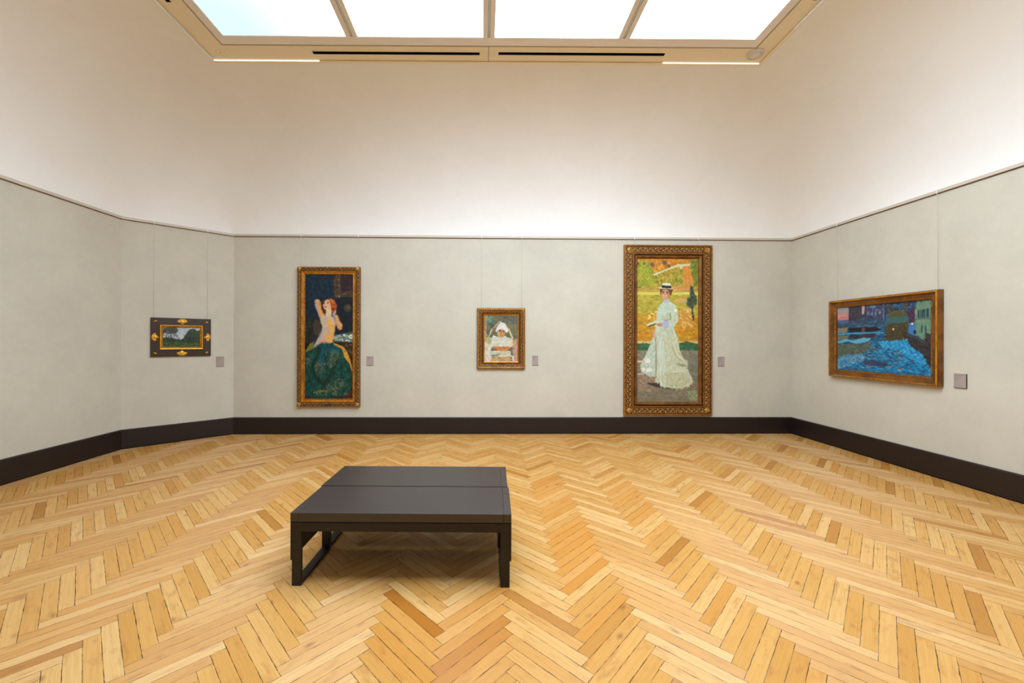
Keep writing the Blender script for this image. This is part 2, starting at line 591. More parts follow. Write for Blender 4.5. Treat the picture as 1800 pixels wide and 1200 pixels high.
# ------------------------------------------------------------------ floor
def clip(poly, room):
    res = poly
    for i in range(len(room)):
        a, b_ = room[i], room[(i + 1) % len(room)]
        ins = lambda p: (b_[0] - a[0]) * (p[1] - a[1]) - (b_[1] - a[1]) * (p[0] - a[0]) >= 0
        outp = []
        for k in range(len(res)):
            p, q = res[k - 1], res[k]
            ip, iq = ins(p), ins(q)
            if ip != iq:
                d1 = (b_[0] - a[0]) * (p[1] - a[1]) - (b_[1] - a[1]) * (p[0] - a[0])
                d2 = (b_[0] - a[0]) * (q[1] - a[1]) - (b_[1] - a[1]) * (q[0] - a[0])
                f = d1 / (d1 - d2)
                outp.append(tuple(p[c] + (q[c] - p[c]) * f for c in range(4)))
            if iq:
                outp.append(q)
        res = outp
        if len(res) < 3:
            return []
    return res


def make_floor():
    rnd = random.Random(3)
    S0, T0, FT = 1.8095, -0.2131, 0.008
    w_, L_ = BW, BL_
    r2 = math.sqrt(2)
    tt = [T0 + (k - 3) * r2 * L_ for k in range(7)]
    gg = [0.008, 0.003, -0.009, -0.016, -0.010, 0.006, 0.012]
    room = offset(ROOM, -0.01)

    def world(p, q):
        s_, t_ = (p + q) / r2, (p - q) / r2
        t_ += T0
        s_ += S0 + float(np.interp(t_, tt, gg))
        return (t_ * math.cos(FT) + s_ * math.sin(FT), s_ * math.cos(FT) - t_ * math.sin(FT))
    verts, faces, uvs, tones = [], [], [], []
    for n_ in range(-9, 10):
        for k in range(-95, 75):
            for fam in (0, 1):
                ox, oy = k * w_ + n_ * L_, k * w_ - n_ * L_
                if fam == 0:
                    c = [(ox, oy, 0, 0), (ox + L_, oy, L_, 0), (ox + L_, oy + w_, L_, w_), (ox, oy + w_, 0, w_)]
                else:
                    c = [(ox - w_, oy, 0, w_), (ox, oy, 0, 0), (ox, oy + L_, L_, 0), (ox - w_, oy + L_, L_, w_)]
                pts = [(*world(p, q), a_, b_) for p, q, a_, b_ in c]
                t_ = rnd.random()
                sd = rnd.random()
                if rnd.random() < 0.03:
                    t_ = 0.28 + 0.2 * t_
                else:
                    t_ = 0.58 + 0.34 * t_
                orr = 0.0
                if fam == 0 and n_ == 1 and 6 <= k <= 13:
                    orr = 0.45
                elif fam == 1 and n_ == 0 and k == 3:
                    orr, t_ = 0.35, 0.1
                elif fam == 1 and n_ == 0 and k in (-1, 0, 1, 2) or (fam == 0 and n_ == 0 and -2 <= k <= 4):
                    orr = 0.25
                elif fam == 0 and n_ in (1, 2) and 12 <= k <= 26 and rnd.random() < 0.7:
                    orr = 0.32
                elif rnd.random() < 0.10:
                    orr = 0.3 * rnd.random()
                pts = clip(pts, room)
                if not pts:
                    continue
                i0 = len(verts)
                verts += [(p[0], p[1], 0.0) for p in pts]
                faces.append(tuple(range(i0, i0 + len(pts))))
                uvs += [(p[2], p[3]) for p in pts]
                tones += [(t_, sd, orr, 1.0)] * len(pts)
    me = bpy.data.meshes.new('floor')
    me.from_pydata(verts, [], faces)
    ul = me.uv_layers.new(name='board')
    ul.data.foreach_set('uv', np.array(uvs, 'f').ravel())
    ca = me.color_attributes.new('tone', 'FLOAT_COLOR', 'CORNER')
    ca.data.foreach_set('color', np.array(tones, 'f').ravel())
    me.update()
    o = link('floor', me, 'floor')
    tag(o, kind='structure')


make_floor()


# ------------------------------------------------------------------ bench
def make_bench():
    W, D, H = 1.346, 0.4515, 0.445
    t = empty('bench', (0, 0, 0))
    hx, hy = W / 2, D / 2
    zt = H - 0.053
    es = 0.046                                       # end strips of the top
    b = MB(); b.box((-hx + es + 0.0012, -hy, zt), (hx - es - 0.0012, hy, H), 0, 0.0015)
    b.build('seat_panel', 'bench_top', t)
    for sg in (-1, 1):
        b = MB()
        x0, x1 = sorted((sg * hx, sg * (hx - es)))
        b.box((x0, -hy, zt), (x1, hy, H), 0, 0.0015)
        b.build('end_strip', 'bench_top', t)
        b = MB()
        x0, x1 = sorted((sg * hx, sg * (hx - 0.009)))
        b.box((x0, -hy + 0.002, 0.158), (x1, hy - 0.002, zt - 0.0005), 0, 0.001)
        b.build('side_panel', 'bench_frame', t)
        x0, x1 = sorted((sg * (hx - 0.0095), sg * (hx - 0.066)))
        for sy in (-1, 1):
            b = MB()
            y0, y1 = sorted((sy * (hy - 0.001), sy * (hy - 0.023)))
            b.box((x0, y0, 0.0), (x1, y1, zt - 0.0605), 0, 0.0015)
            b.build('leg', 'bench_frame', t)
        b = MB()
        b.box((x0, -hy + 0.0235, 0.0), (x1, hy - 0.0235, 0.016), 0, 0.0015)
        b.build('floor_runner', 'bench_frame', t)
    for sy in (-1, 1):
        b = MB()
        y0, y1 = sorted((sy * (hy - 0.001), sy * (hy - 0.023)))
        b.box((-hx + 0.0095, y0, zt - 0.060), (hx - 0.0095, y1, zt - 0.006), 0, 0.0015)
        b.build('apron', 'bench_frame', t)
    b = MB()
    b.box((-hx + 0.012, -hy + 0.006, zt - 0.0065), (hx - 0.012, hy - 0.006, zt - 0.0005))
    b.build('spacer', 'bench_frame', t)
    return t


bench = make_bench()
fl = Vector((-1.175, 2.469)); fr = Vector((0.171, 2.434))
ang = math.atan2((fr - fl).y, (fr - fl).x)
nrm = Vector((-math.sin(ang), math.cos(ang)))
cc = (fl + fr) / 2 + nrm * 0.2258
bench.location = (cc.x, cc.y, 0)
bench.rotation_euler = (0, 0, ang)
tag(bench, 'dark brown wooden bench nearer the camera, its open end frames on the parquet', 'bench', 'pair of dark benches pushed together')
b2 = bench.copy(); COL.objects.link(b2)
for ch in list(bench.children):
    c = ch.copy(); COL.objects.link(c); c.parent = b2
cc2 = cc + nrm * 0.464 + Vector((-0.009, 0))
b2.location = (cc2.x, cc2.y, 0)
tag(b2, 'dark brown wooden bench set close behind the nearer one, towards the back wall', 'bench', 'pair of dark benches pushed together')


# ------------------------------------------------------------------ painted canvases
class Paint:
    """quad = photo-plane corners (tl, tr, br, bl) of the picture; shapes are given in the same plane"""
    def __init__(s, W, H, quad, seed=1):
        s.W, s.H = W, H
        s.a = np.zeros((H, W, 3))
        s.r = np.random.RandomState(seed)
        A, B_ = [], []
        for (x, y), (X, Y) in zip(quad, ((0, 0), (W, 0), (W, H), (0, H))):
            A += [[x, y, 1, 0, 0, 0, -X * x, -X * y], [0, 0, 0, x, y, 1, -Y * x, -Y * y]]
            B_ += [X, Y]
        q = np.linalg.solve(np.array(A, float), np.array(B_, float))
        s.M = np.append(q, 1).reshape(3, 3)
        s.T = lambda p: p
        s.yy, s.xx = np.mgrid[0:H, 0:W] + 0.5

    def tr(s, pts):
        p = np.array([s.T(q) for q in pts], float)
        p = np.c_[p, np.ones(len(p))] @ s.M.T
        return p[:, :2] / p[:, 2:]

    def mask(s, pts):
        p = s.tr(pts)
        x0, x1 = int(max(0, p[:, 0].min() - 1)), int(min(s.W, p[:, 0].max() + 2))
        y0, y1 = int(max(0, p[:, 1].min() - 1)), int(min(s.H, p[:, 1].max() + 2))
        if x1 <= x0 or y1 <= y0:
            return None
        xs_, ys_ = s.xx[y0:y1, x0:x1], s.yy[y0:y1, x0:x1]
        m_ = np.zeros(xs_.shape, bool)
        for i in range(len(p)):
            (ax, ay), (bx, by) = p[i - 1], p[i]
            if ay == by:
                continue
            c = ((ay > ys_) != (by > ys_)) & (xs_ < (bx - ax) * (ys_ - ay) / (by - ay) + ax)
            m_ ^= c
        return (y0, y1, x0, x1, m_)

    def poly(s, pts, col, al=1.0, jit=6):
        k = s.mask(pts)
        if k is None:
            return
        y0, y1, x0, x1, m_ = k
        r = s.a[y0:y1, x0:x1]
        c = np.array(col, float) + s.r.randn(*m_.shape, 1) * jit
        r[m_] = r[m_] * (1 - al) + c[m_] * al

    def grad(s, pts, c0, c1, ax=1, jit=6):
        k = s.mask(pts)
        if k is None:
            return
        y0, y1, x0, x1, m_ = k
        n = y1 - y0 if ax else x1 - x0
        f = np.linspace(0, 1, n)
        f = f[:, None, None] if ax else f[None, :, None]
        c = np.array(c0, float) * (1 - f) + np.array(c1, float) * f + s.r.randn(*m_.shape, 1) * jit
        c = np.broadcast_to(c, (*m_.shape, 3))
        s.a[y0:y1, x0:x1][m_] = c[m_]

    def ell(s, c, rx, ry, col, al=1.0, rot=0, jit=5):
        t = np.linspace(0, 2 * np.pi, 25)[:-1]
        ca, sa = math.cos(rot), math.sin(rot)
        s.poly([(c[0] + rx * math.cos(u_) * ca - ry * math.sin(u_) * sa, c[1] + rx * math.cos(u_) * sa + ry * math.sin(u_) * ca) for u_ in t], col, al, jit)

    def line(s, pts, wd, col, al=1.0):
        for (ax, ay), (bx, by) in zip(pts[:-1], pts[1:]):
            L = math.hypot(bx - ax, by - ay) + 1e-6
            nx, ny = -(by - ay) / L * wd / 2, (bx - ax) / L * wd / 2
            s.poly([(ax + nx, ay + ny), (bx + nx, by + ny), (bx - nx, by - ny), (ax - nx, ay - ny)], col, al, 4)

    def strokes(s, pts, n, ln, wd, ang=0.0, sp=0.5, cols=None, jit=16, al=0.8):
        """n brush strokes inside a polygon; colours from cols or picked up from the paint below"""
        k = s.mask(pts)
        if k is None:
            return
        y0, y1, x0, x1, m_ = k
        ids = np.argwhere(m_)
        if len(ids) == 0:
            return
        for q in ids[s.r.randint(0, len(ids), n)]:
            cy, cx = q[0] + y0 + 0.5, q[1] + x0 + 0.5
            if cols is None:
                c = s.a[int(cy), int(cx)] + s.r.randn() * jit + s.r.randn(3) * jit * 0.4
            else:
                c = np.array(cols[s.r.randint(len(cols))], float) + s.r.randn() * jit
            t = ang + s.r.randn() * sp
            l_, w_ = ln * (0.5 + s.r.rand()), wd * (0.6 + 0.8 * s.r.rand())
            R = int(max(l_, w_)) + 1
            ya, yb, xa, xb = max(0, int(cy) - R), min(s.H, int(cy) + R + 1), max(0, int(cx) - R), min(s.W, int(cx) + R + 1)
            X, Y = s.xx[ya:yb, xa:xb] - cx, s.yy[ya:yb, xa:xb] - cy
            U, V = X * math.cos(t) + Y * math.sin(t), -X * math.sin(t) + Y * math.cos(t)
            f = np.clip(1.5 - 1.5 * ((U / l_) ** 2 + (V / w_) ** 2), 0, 1)[..., None] * al
            s.a[ya:yb, xa:xb] = s.a[ya:yb, xa:xb] * (1 - f) + c * f

    def soften(s, pts, n=3):
        k = s.mask(pts)
        if k is None:
            return
        y0, y1, x0, x1, m_ = k
        b_ = s.a[y0:y1, x0:x1].copy()
        for _ in range(n):
            q = np.pad(b_, ((1, 1), (1, 1), (0, 0)), 'edge')
            b_ = q[1:-1, 1:-1] * 0.4 + (q[:-2, 1:-1] + q[2:, 1:-1] + q[1:-1, :-2] + q[1:-1, 2:]) * 0.15
        s.a[y0:y1, x0:x1][m_] = b_[m_]

    def full(s):
        s0 = s.T
        Mi = np.linalg.inv(s.M)
        p = np.array([[0, 0, 1], [s.W, 0, 1], [s.W, s.H, 1], [0, s.H, 1]]) @ Mi.T
        return p[:, :2] / p[:, 2:]

    def allstrokes(s, n, ln, wd, ang=0.0, sp=0.5, jit=12, al=0.7):
        T = s.T
        s.T = lambda p: p
        s.strokes([tuple(p) for p in s.full()], n, ln, wd, ang, sp, None, jit, al)
        s.T = T


def crop(ox, oy, sc):
    return lambda p: (ox + p[0] / sc, oy + p[1] / sc)


def rect(x0, y0, x1, y1):
    return [(x0, y0), (x1, y0), (x1, y1), (x0, y1)]


def paint_lady():
    p = Paint(170, 406, [(1120.8, 452.7), (1226, 452.7), (1226, 704), (1120.8, 704)], 5)
    A, B_ = crop(1110, 445, 8.272), crop(1110, 580, 8.568)
    p.T = A
    p.poly(rect(80, 50, 970, 1300), (186, 158, 62))
    p.poly(rect(80, 50, 860, 300), (205, 132, 38))
    p.strokes(rect(80, 50, 860, 260), 500, 4, 2.5, 0.4, 1.5, [(215, 140, 40), (190, 110, 35), (222, 165, 60), (170, 120, 50)], 10)
    p.poly([(90, 130), (240, 90), (300, 200), (340, 320), (390, 400), (390, 470), (90, 470)], (160, 158, 48))
    p.strokes([(90, 120), (240, 90), (300, 200), (340, 320), (390, 470), (90, 470)], 500, 4, 2, 1.4, 0.8, [(150, 155, 45), (120, 135, 45), (185, 175, 55), (175, 160, 60)], 10)
    p.strokes([(300, 320), (470, 240), (680, 170), (730, 200), (740, 400), (700, 470), (400, 470)], 500, 4, 2, 1.4, 0.9, [(140, 140, 50), (185, 160, 55), (120, 115, 45), (200, 165, 60)], 10)
    p.poly([(745, 200), (830, 180), (850, 300), (900, 380), (830, 460), (750, 450)], (212, 140, 60))
    p.strokes([(745, 200), (830, 180), (850, 300), (900, 380), (830, 460), (750, 450)], 150, 3, 2, 1.4, 0.9, [(222, 150, 60), (200, 140, 90), (215, 125, 40)], 10)
    p.poly([(310, 300), (340, 280), (470, 230), (660, 148), (840, 135), (842, 165), (740, 175), (730, 215), (695, 210), (690, 175), (480, 248), (340, 315)], (205, 205, 160))
    p.line([(845, 130), (845, 250)], 10, (195, 200, 160))
    p.poly([(850, 90), (970, 80), (970, 500), (900, 480), (900, 380), (855, 280)], (128, 130, 48))
    p.strokes([(850, 90), (970, 80), (970, 500), (900, 480), (900, 380), (855, 280)], 160, 4, 2, 1.4, 0.9, [(110, 125, 45), (150, 145, 50), (95, 105, 45)], 10)
    for c, r in (((305, 150), 32), ((480, 120), 34), ((105, 140), 22), ((540, 170), 22), ((190, 140), 18)):
        p.ell(c, r, r, (95, 68, 70), 0.75)
    p.poly(rect(80, 472, 970, 520), (196, 160, 80))
    p.strokes(rect(80, 465, 970, 530), 250, 7, 1.5, 0, 0.15, [(205, 150, 70), (170, 150, 70), (215, 170, 90), (150, 130, 55)], 8)
    p.strokes(rect(590, 470, 850, 520), 60, 7, 1.5, 0, 0.1, [(215, 145, 85)], 8)
    p.poly(rect(80, 552, 970, 596), (214, 198, 92))
    p.line([(90, 482), (150, 482)], 9, (60, 75, 60))
    p.poly(rect(80, 600, 970, 900), (176, 160, 60))
    p.strokes(rect(80, 590, 970, 900), 900, 6, 1.5, 0, 0.25, [(170, 158, 58), (196, 172, 66), (150, 140, 50), (200, 160, 60), (185, 180, 80)], 8)
    p.poly(rect(80, 900, 970, 1300), (200, 142, 36))
    p.strokes(rect(80, 860, 970, 1300), 1000, 6, 1.6, 0, 0.3, [(205, 145, 36), (180, 130, 34), (220, 165, 50), (190, 110, 30), (170, 140, 50)], 10)
    p.strokes(rect(260, 830, 400, 960), 60, 4, 2, 0, 0.5, [(225, 150, 50), (235, 215, 130)], 10)
    p.strokes(rect(700, 780, 880, 1060), 160, 5, 2, 0.5, 0.7, [(218, 150, 70), (205, 140, 60), (235, 205, 130)], 10)
    p.strokes(rect(620, 640, 820, 700), 60, 6, 1.5, 0, 0.2, [(220, 165, 80)], 8)
    p.line([(690, 688), (835, 690)], 12, (110, 160, 200))
    p.line([(750, 562), (830, 562)], 16, (225, 222, 190))
    dk = [(845, 450), (885, 470), (900, 560), (935, 620), (940, 720), (895, 760), (880, 800), (905, 960), (880, 960), (860, 780), (800, 740), (800, 630), (840, 620)]
    p.poly(dk, (66, 78, 62))
    p.strokes(dk, 160, 3, 1.6, 1.5, 0.8, [(50, 62, 66), (80, 95, 60), (40, 50, 50), (100, 110, 70)], 10)
    p.allstrokes(1500, 2.4, 1.2, 0.2, 1.0, 10, 0.5)
    p.T = B_
    p.poly(rect(80, 150, 1000, 190), (218, 182, 130))
    p.poly([(80, 190), (280, 195), (300, 290), (80, 290)], (62, 104, 66))
    p.poly([(690, 190), (820, 150), (1000, 190), (1000, 300), (720, 290)], (58, 100, 68))
    p.strokes(rect(80, 185, 1000, 290), 250, 5, 2, 1.5, 0.6, [(55, 98, 64), (75, 118, 74), (45, 80, 60)], 8)
    p.grad(rect(80, 288, 1000, 700), (138, 134, 116), (128, 114, 98))
    p.poly(rect(80, 640, 1000, 1080), (126, 112, 92))
    p.strokes(rect(80, 290, 1000, 1060), 1300, 6, 1.8, 0.1, 0.6, [(134, 128, 108), (112, 104, 90), (146, 134, 112), (122, 108, 86), (140, 122, 104)], 7)
    p.strokes(rect(110, 690, 350, 900), 80, 6, 2, 0.4, 0.4, [(170, 130, 108), (150, 120, 104)], 7)
    p.strokes(rect(860, 350, 990, 700), 60, 4, 2, 1.3, 0.6, [(110, 122, 112)], 7)
    p.strokes(rect(850, 900, 990, 1020), 60, 4, 2, 1.3, 0.9, [(160, 160, 120), (130, 145, 110)], 7)
    p.line([(90, 456), (185, 456)], 30, (232, 178, 150))
    p.line([(90, 642), (200, 642)], 20, (226, 164, 132))
    p.poly([(240, 770), (420, 780), (500, 850), (380, 840), (270, 800)], (72, 54, 48))
    p.line([(440, 845), (660, 862), (850, 835), (890, 810)], 12, (62, 46, 36))
    # dress, walking to the left, train to the right
    skirt_l = [(345, 40), (370, 0), (400, 100), (390, 420), (385, 640), (355, 690), (250, 660), (165, 610), (150, 510), (180, 440), (235, 330), (290, 190)]
    p.poly(skirt_l, (186, 196, 180))
    p.strokes(skirt_l, 220, 6, 1.8, 1.9, 0.3, [(196, 204, 190), (170, 182, 166), (205, 212, 200)], 6)
    for c, rx, ry in (((255, 445), 42, 34), ((275, 580), 46, 30), ((190, 575), 26, 28)):
        p.ell(c, rx, ry, (232, 228, 218), 0.9)
    skirt = [(365, -40), (600, -60), (650, 0), (690, 80), (720, 280), (775, 400), (830, 460), (838, 520), (830, 560), (880, 660), (918, 740), (890, 800), (780, 850), (660, 862), (540, 845), (440, 825), (425, 770), (360, 770), (375, 600), (390, 300), (365, 120)]
    p.poly(skirt, (194, 194, 164))
    p.strokes(skirt, 900, 6, 1.8, 1.5, 0.25, [(200, 202, 176), (184, 186, 158), (208, 206, 176), (188, 184, 148), (205, 210, 192)], 6)
    p.strokes([(390, 0), (470, 0), (520, 600), (440, 820), (430, 600)], 160, 8, 1.8, 1.5, 0.15, [(206, 214, 200), (196, 206, 190)], 5)
    p.strokes([(560, 640), (830, 640), (890, 740), (780, 830), (580, 830)], 200, 5, 1.6, 1.0, 0.6, [(184, 180, 142), (196, 192, 156), (174, 172, 134)], 6, 0.6)
    p.line([(362, 60), (374, 260), (378, 500), (372, 700)], 14, (128, 128, 104), 0.85)
    p.line([(545, 660), (530, 820)], 10, (150, 146, 112), 0.7)
    p.line([(560, 610), (680, 614), (780, 590)], 12, (226, 224, 200), 0.9)
    p.line([(570, 622), (680, 626), (780, 604)], 8, (158, 154, 118), 0.8)
    p.line([(620, 180), (700, 370), (780, 430)], 10, (226, 224, 204), 0.8)
    p.line([(600, 220), (670, 380), (760, 450)], 14, (160, 156, 124), 0.7)
    p.strokes([(690, 470), (820, 500), (825, 535), (730, 530)], 22, 5, 1.6, 0.2, 0.3, [(152, 146, 126), (140, 136, 114)], 6, 0.7)
    p.line([(660, 60), (690, 200), (720, 280)], 12, (222, 220, 204), 0.7)
    p.ell((860, 828), 14, 10, (225, 190, 160))
    p.T = A
    # torso and arms
    bust = [(455, 700), (490, 675), (545, 680), (600, 710), (650, 760), (670, 830), (640, 900), (570, 960), (560, 1010), (480, 1010), (400, 1000), (350, 1060), (330, 1000), (370, 930), (375, 830), (400, 760)]
    p.poly(bust, (192, 204, 186))
    p.strokes(bust, 260, 4, 1.6, 1.4, 0.5, [(200, 212, 196), (180, 196, 178), (212, 220, 208)], 6)
    p.strokes([(440, 890), (560, 850), (575, 940), (450, 970)], 40, 4, 1.6, 1.2, 0.5, [(168, 168, 124), (182, 186, 150)], 6, 0.6)
    p.poly([(360, 1020), (420, 1050), (600, 1030), (650, 1200), (330, 1200)], (196, 204, 178))
    p.strokes([(360, 1020), (420, 1050), (600, 1030), (650, 1200), (330, 1200)], 120, 6, 1.8, 1.5, 0.3, [(204, 210, 186), (186, 192, 164)], 6)
    slv = [(560, 740), (640, 750), (668, 830), (680, 930), (670, 980), (610, 1060), (540, 1085), (480, 1075), (500, 1000), (590, 940), (575, 860)]
    p.poly(slv, (198, 204, 180))
    p.strokes(slv, 120, 4, 1.6, 1.0, 0.6, [(210, 214, 194), (182, 186, 158), (196, 202, 180)], 6)
    p.ell((635, 815), 26, 22, (236, 232, 222), 0.9)
    p.line([(560, 850), (575, 940), (480, 965)], 10, (120, 122, 84), 0.8)
    p.line([(600, 900), (650, 880)], 8, (140, 142, 108), 0.7)
    p.poly([(440, 985), (530, 955), (550, 1010), (530, 1070), (480, 1080), (440, 1040)], (176, 176, 206))
    p.poly([(355, 1010), (440, 1000), (450, 1045), (390, 1045)], (196, 130, 96))
    p.poly([(215, 1020), (370, 950), (385, 985), (350, 1010), (250, 1055)], (212, 206, 160))
    p.line([(250, 1050), (360, 1010)], 16, (70, 56, 44))
    p.ell((330, 1150), 20, 60, (205, 150, 130), 0.8)
    # neck, head, hat
    p.poly([(470, 650), (540, 650), (550, 700), (465, 705)], (190, 180, 196))
    p.poly([(412, 500), (600, 500), (570, 610), (545, 560), (440, 560), (425, 600)], (112, 62, 34))
    p.ell((492, 585), 58, 82, (206, 152, 116))
    p.ell((482, 600), 30, 46, (222, 172, 138), 0.7)
    p.line([(450, 545), (480, 545)], 8, (92, 58, 46)); p.line([(506, 545), (536, 545)], 8, (92, 58, 46))
    p.ell((463, 562), 12, 7, (62, 44, 42)); p.ell((518, 562), 12, 7, (62, 44, 42))
    p.line([(492, 560), (486, 600)], 7, (180, 116, 88)); p.line([(472, 624), (508, 624)], 9, (172, 84, 74))
    p.line([(540, 560), (545, 640)], 14, (158, 102, 74), 0.7)
    p.poly([(380, 483), (440, 480), (590, 490), (608, 500), (560, 512), (420, 503)], (214, 208, 176))
    p.poly([(440, 452), (572, 456), (575, 496), (442, 488)], (28, 32, 52))
    p.poly([(455, 418), (560, 416), (572, 458), (445, 454)], (222, 220, 184))
    p.line([(415, 508), (585, 512)], 9, (84, 52, 34))
    return p


def paint_nude():
    p = Paint(134, 350, [(536.2, 484), (618.2, 484), (619, 702.3), (538, 702.3)], 9)
    Cc, D_ = crop(520, 465, 9.233), crop(520, 590, 9.233)
    p.T = Cc
    p.poly(rect(100, 150, 950, 1300), (14, 28, 42))
    p.poly(rect(100, 150, 600, 560), (16, 42, 60))
    p.strokes(rect(140, 160, 610, 900), 500, 6, 3, 0.7, 1.5, [(14, 38, 56), (20, 50, 66), (12, 26, 40)], 4)
    p.strokes(rect(600, 550, 910, 1150), 300, 6, 3, 1.2, 1.0, [(18, 24, 34), (24, 30, 38), (12, 20, 30)], 4)
    p.poly(rect(700, 170, 910, 460), (42, 26, 36))
    p.strokes(rect(700, 170, 900, 460), 90, 5, 2, 1.4, 0.6, [(54, 30, 44), (34, 22, 30), (70, 36, 50), (50, 52, 40)], 4)
    for q in (rect(608, 170, 708, 560), rect(608, 455, 910, 550)):
        p.poly(q, (70, 50, 38))
        p.strokes(q, 110, 3, 1.6, 0.5, 1.5, [(96, 70, 50), (54, 38, 30), (120, 90, 66), (60, 46, 40)], 6)
    p.line([(690, 180), (690, 450)], 8, (110, 84, 64))
    p.ell((690, 538), 14, 16, (170, 140, 110))
    p.ell((825, 725), 62, 66, (58, 56, 46)); p.ell((835, 715), 34, 34, (84, 78, 60))
    p.poly([(150, 900), (250, 870), (380, 930), (415, 1060), (400, 1300), (150, 1300)], (36, 38, 32))
    p.strokes([(150, 900), (250, 870), (300, 1000), (250, 1200), (150, 1250)], 120, 6, 2.5, 1.8, 0.5, [(28, 36, 30), (56, 60, 46), (20, 24, 24)], 6)
    p.poly([(300, 915), (380, 940), (410, 1060), (380, 1180), (300, 1150)], (70, 56, 48))
    tb = [(630, 1160), (905, 1110), (905, 1260), (600, 1280)]
    p.poly(tb, (58, 92, 88))
    # arm raised behind the head
    p.poly([(300, 610), (325, 583), (370, 590), (408, 640), (408, 700), (425, 770), (470, 840), (430, 900), (378, 880), (345, 790), (312, 700)], (226, 164, 96))
    p.poly([(300, 610), (325, 590), (340, 680), (370, 780), (385, 870), (345, 790), (310, 700)], (184, 152, 168))
    p.ell((345, 608), 22, 18, (226, 176, 150))
    p.line([(372, 640), (400, 690)], 18, (196, 110, 60), 0.8)
    # hair behind
    p.ell((530, 690), 112, 120, (124, 50, 26))
    p.poly([(400, 620), (450, 590), (450, 790), (480, 830), (440, 810), (410, 740)], (70, 30, 30))
    p.strokes([(530, 580), (600, 600), (645, 690), (630, 790), (590, 800), (560, 700)], 90, 5, 2, 1.2, 0.7, [(176, 74, 28), (205, 100, 40), (140, 52, 24)], 8)
    # neck, torso
    p.poly([(490, 740), (565, 700), (572, 860), (470, 880)], (232, 200, 160))
    tor = [(380, 880), (440, 850), (480, 850), (560, 840), (600, 870), (640, 950), (648, 1010), (628, 1050), (626, 1120), (605, 1230), (600, 1300), (330, 1330), (370, 1200), (410, 1110), (420, 1030), (395, 950)]
    p.poly(tor, (218, 186, 158))
    p.poly([(500, 930), (560, 900), (640, 970), (645, 1020), (625, 1060), (624, 1130), (605, 1240), (525, 1250), (540, 1100), (500, 1030)], (238, 178, 98))
    p.poly([(430, 880), (500, 880), (490, 1000), (450, 980)], (190, 182, 170))
    p.poly([(425, 1030), (525, 1040), (530, 1110), (510, 1250), (380, 1250), (415, 1110)], (196, 178, 170))
    p.strokes(tor, 260, 4, 1.6, 1.4, 0.6, None, 8, 0.6)
    p.soften(tor, 8)
    p.ell((505, 1110), 40, 60, (222, 176, 140), 0.5)
    p.line([(510, 1040), (530, 1100), (520, 1200)], 10, (184, 140, 120), 0.6)
    p.ell((598, 960), 40, 46, (228, 190, 140), 0.8)
    p.line([(560, 1010), (640, 1020)], 7, (196, 120, 70), 0.7)
    p.line([(420, 900), (440, 960)], 10, (232, 160, 110), 0.8)
    p.soften(tor, 6)
    # face
    p.ell((500, 675), 62, 82, (232, 190, 150), rot=0.25)
    p.poly([(480, 600), (560, 640), (560, 740), (520, 770), (500, 700)], (226, 180, 130), 0.7)
    p.ell((452, 655), 14, 10, (70, 50, 70)); p.ell((512, 645), 15, 10, (80, 52, 60))
    p.line([(440, 640), (466, 630)], 7, (90, 50, 46)); p.line([(495, 625), (530, 625)], 7, (110, 56, 40))
    p.ell((478, 712), 18, 10, (196, 54, 66)); p.line([(478, 660), (468, 690)], 7, (200, 130, 110))
    p.ell((455, 700), 12, 16, (220, 120, 116), 0.6)
    p.line([(500, 752), (560, 770)], 14, (246, 220, 150), 0.7)
    p.strokes([(540, 585), (600, 610), (640, 690), (600, 720), (560, 650)], 60, 5, 2, 0.9, 0.6, [(200, 96, 36), (160, 66, 28), (224, 124, 50)], 8)
    # other arm, hand at the hair
    p.poly([(575, 820), (630, 760), (640, 740), (645, 780), (632, 840), (660, 840), (690, 900), (742, 1000), (738, 1070), (705, 1092), (660, 1050), (648, 950), (610, 900)], (226, 168, 104))
    p.poly([(575, 820), (610, 790), (625, 850), (650, 930), (655, 1040), (612, 930)], (166, 142, 160))
    p.ell((705, 1060), 30, 26, (214, 130, 100), 0.8)
    p.strokes(rect(640, 840, 740, 1080), 50, 4, 2, 1.1, 0.3, None, 8, 0.6)
    p.soften([(300, 600), (330, 580), (410, 640), (470, 840), (430, 900), (370, 880)], 4)
    p.soften([(575, 820), (640, 740), (745, 1000), (700, 1095), (640, 1000)], 4)
    p.T = D_
    tb = [(600, 10), (910, -10), (915, 130), (620, 110)]
    p.poly([(595, 100), (925, 130), (925, 500), (850, 500), (790, 300), (700, 180)], (40, 26, 22))
    p.strokes([(745, 150), (920, 140), (920, 400), (860, 330)], 60, 3, 2, 0.5, 1.2, [(110, 70, 50), (60, 40, 30), (150, 110, 70), (24, 20, 22)], 8)
    p.poly(tb, (92, 120, 112))
    p.strokes(tb, 170, 3.2, 1.4, 0.2, 0.9, [(210, 224, 210), (60, 120, 110), (170, 190, 150), (150, 60, 50), (236, 240, 232), (40, 60, 60)], 8)
    p.ell((880, 36), 34, 36, (226, 234, 222)); p.ell((880, 36), 16, 16, (140, 150, 120))
    p.poly([(440, -20), (612, -20), (600, 120), (520, 140), (400, 150), (350, 190), (295, 240), (296, 180), (340, 90), (390, 20)], (212, 176, 150))
    p.poly([(480, 0), (610, -10), (600, 120), (520, 138), (500, 90)], (240, 170, 90))
    p.poly([(390, 100), (480, 80), (500, 130), (390, 155)], (236, 150, 110), 0.8)
    p.poly([(390, 20), (450, 0), (420, 80), (350, 180), (296, 238), (300, 175), (340, 90)], (186, 170, 174))
    p.soften([(380, -60), (612, -60), (600, 120), (520, 140), (400, 150), (350, 190), (295, 240), (296, 180), (340, 90)], 8)
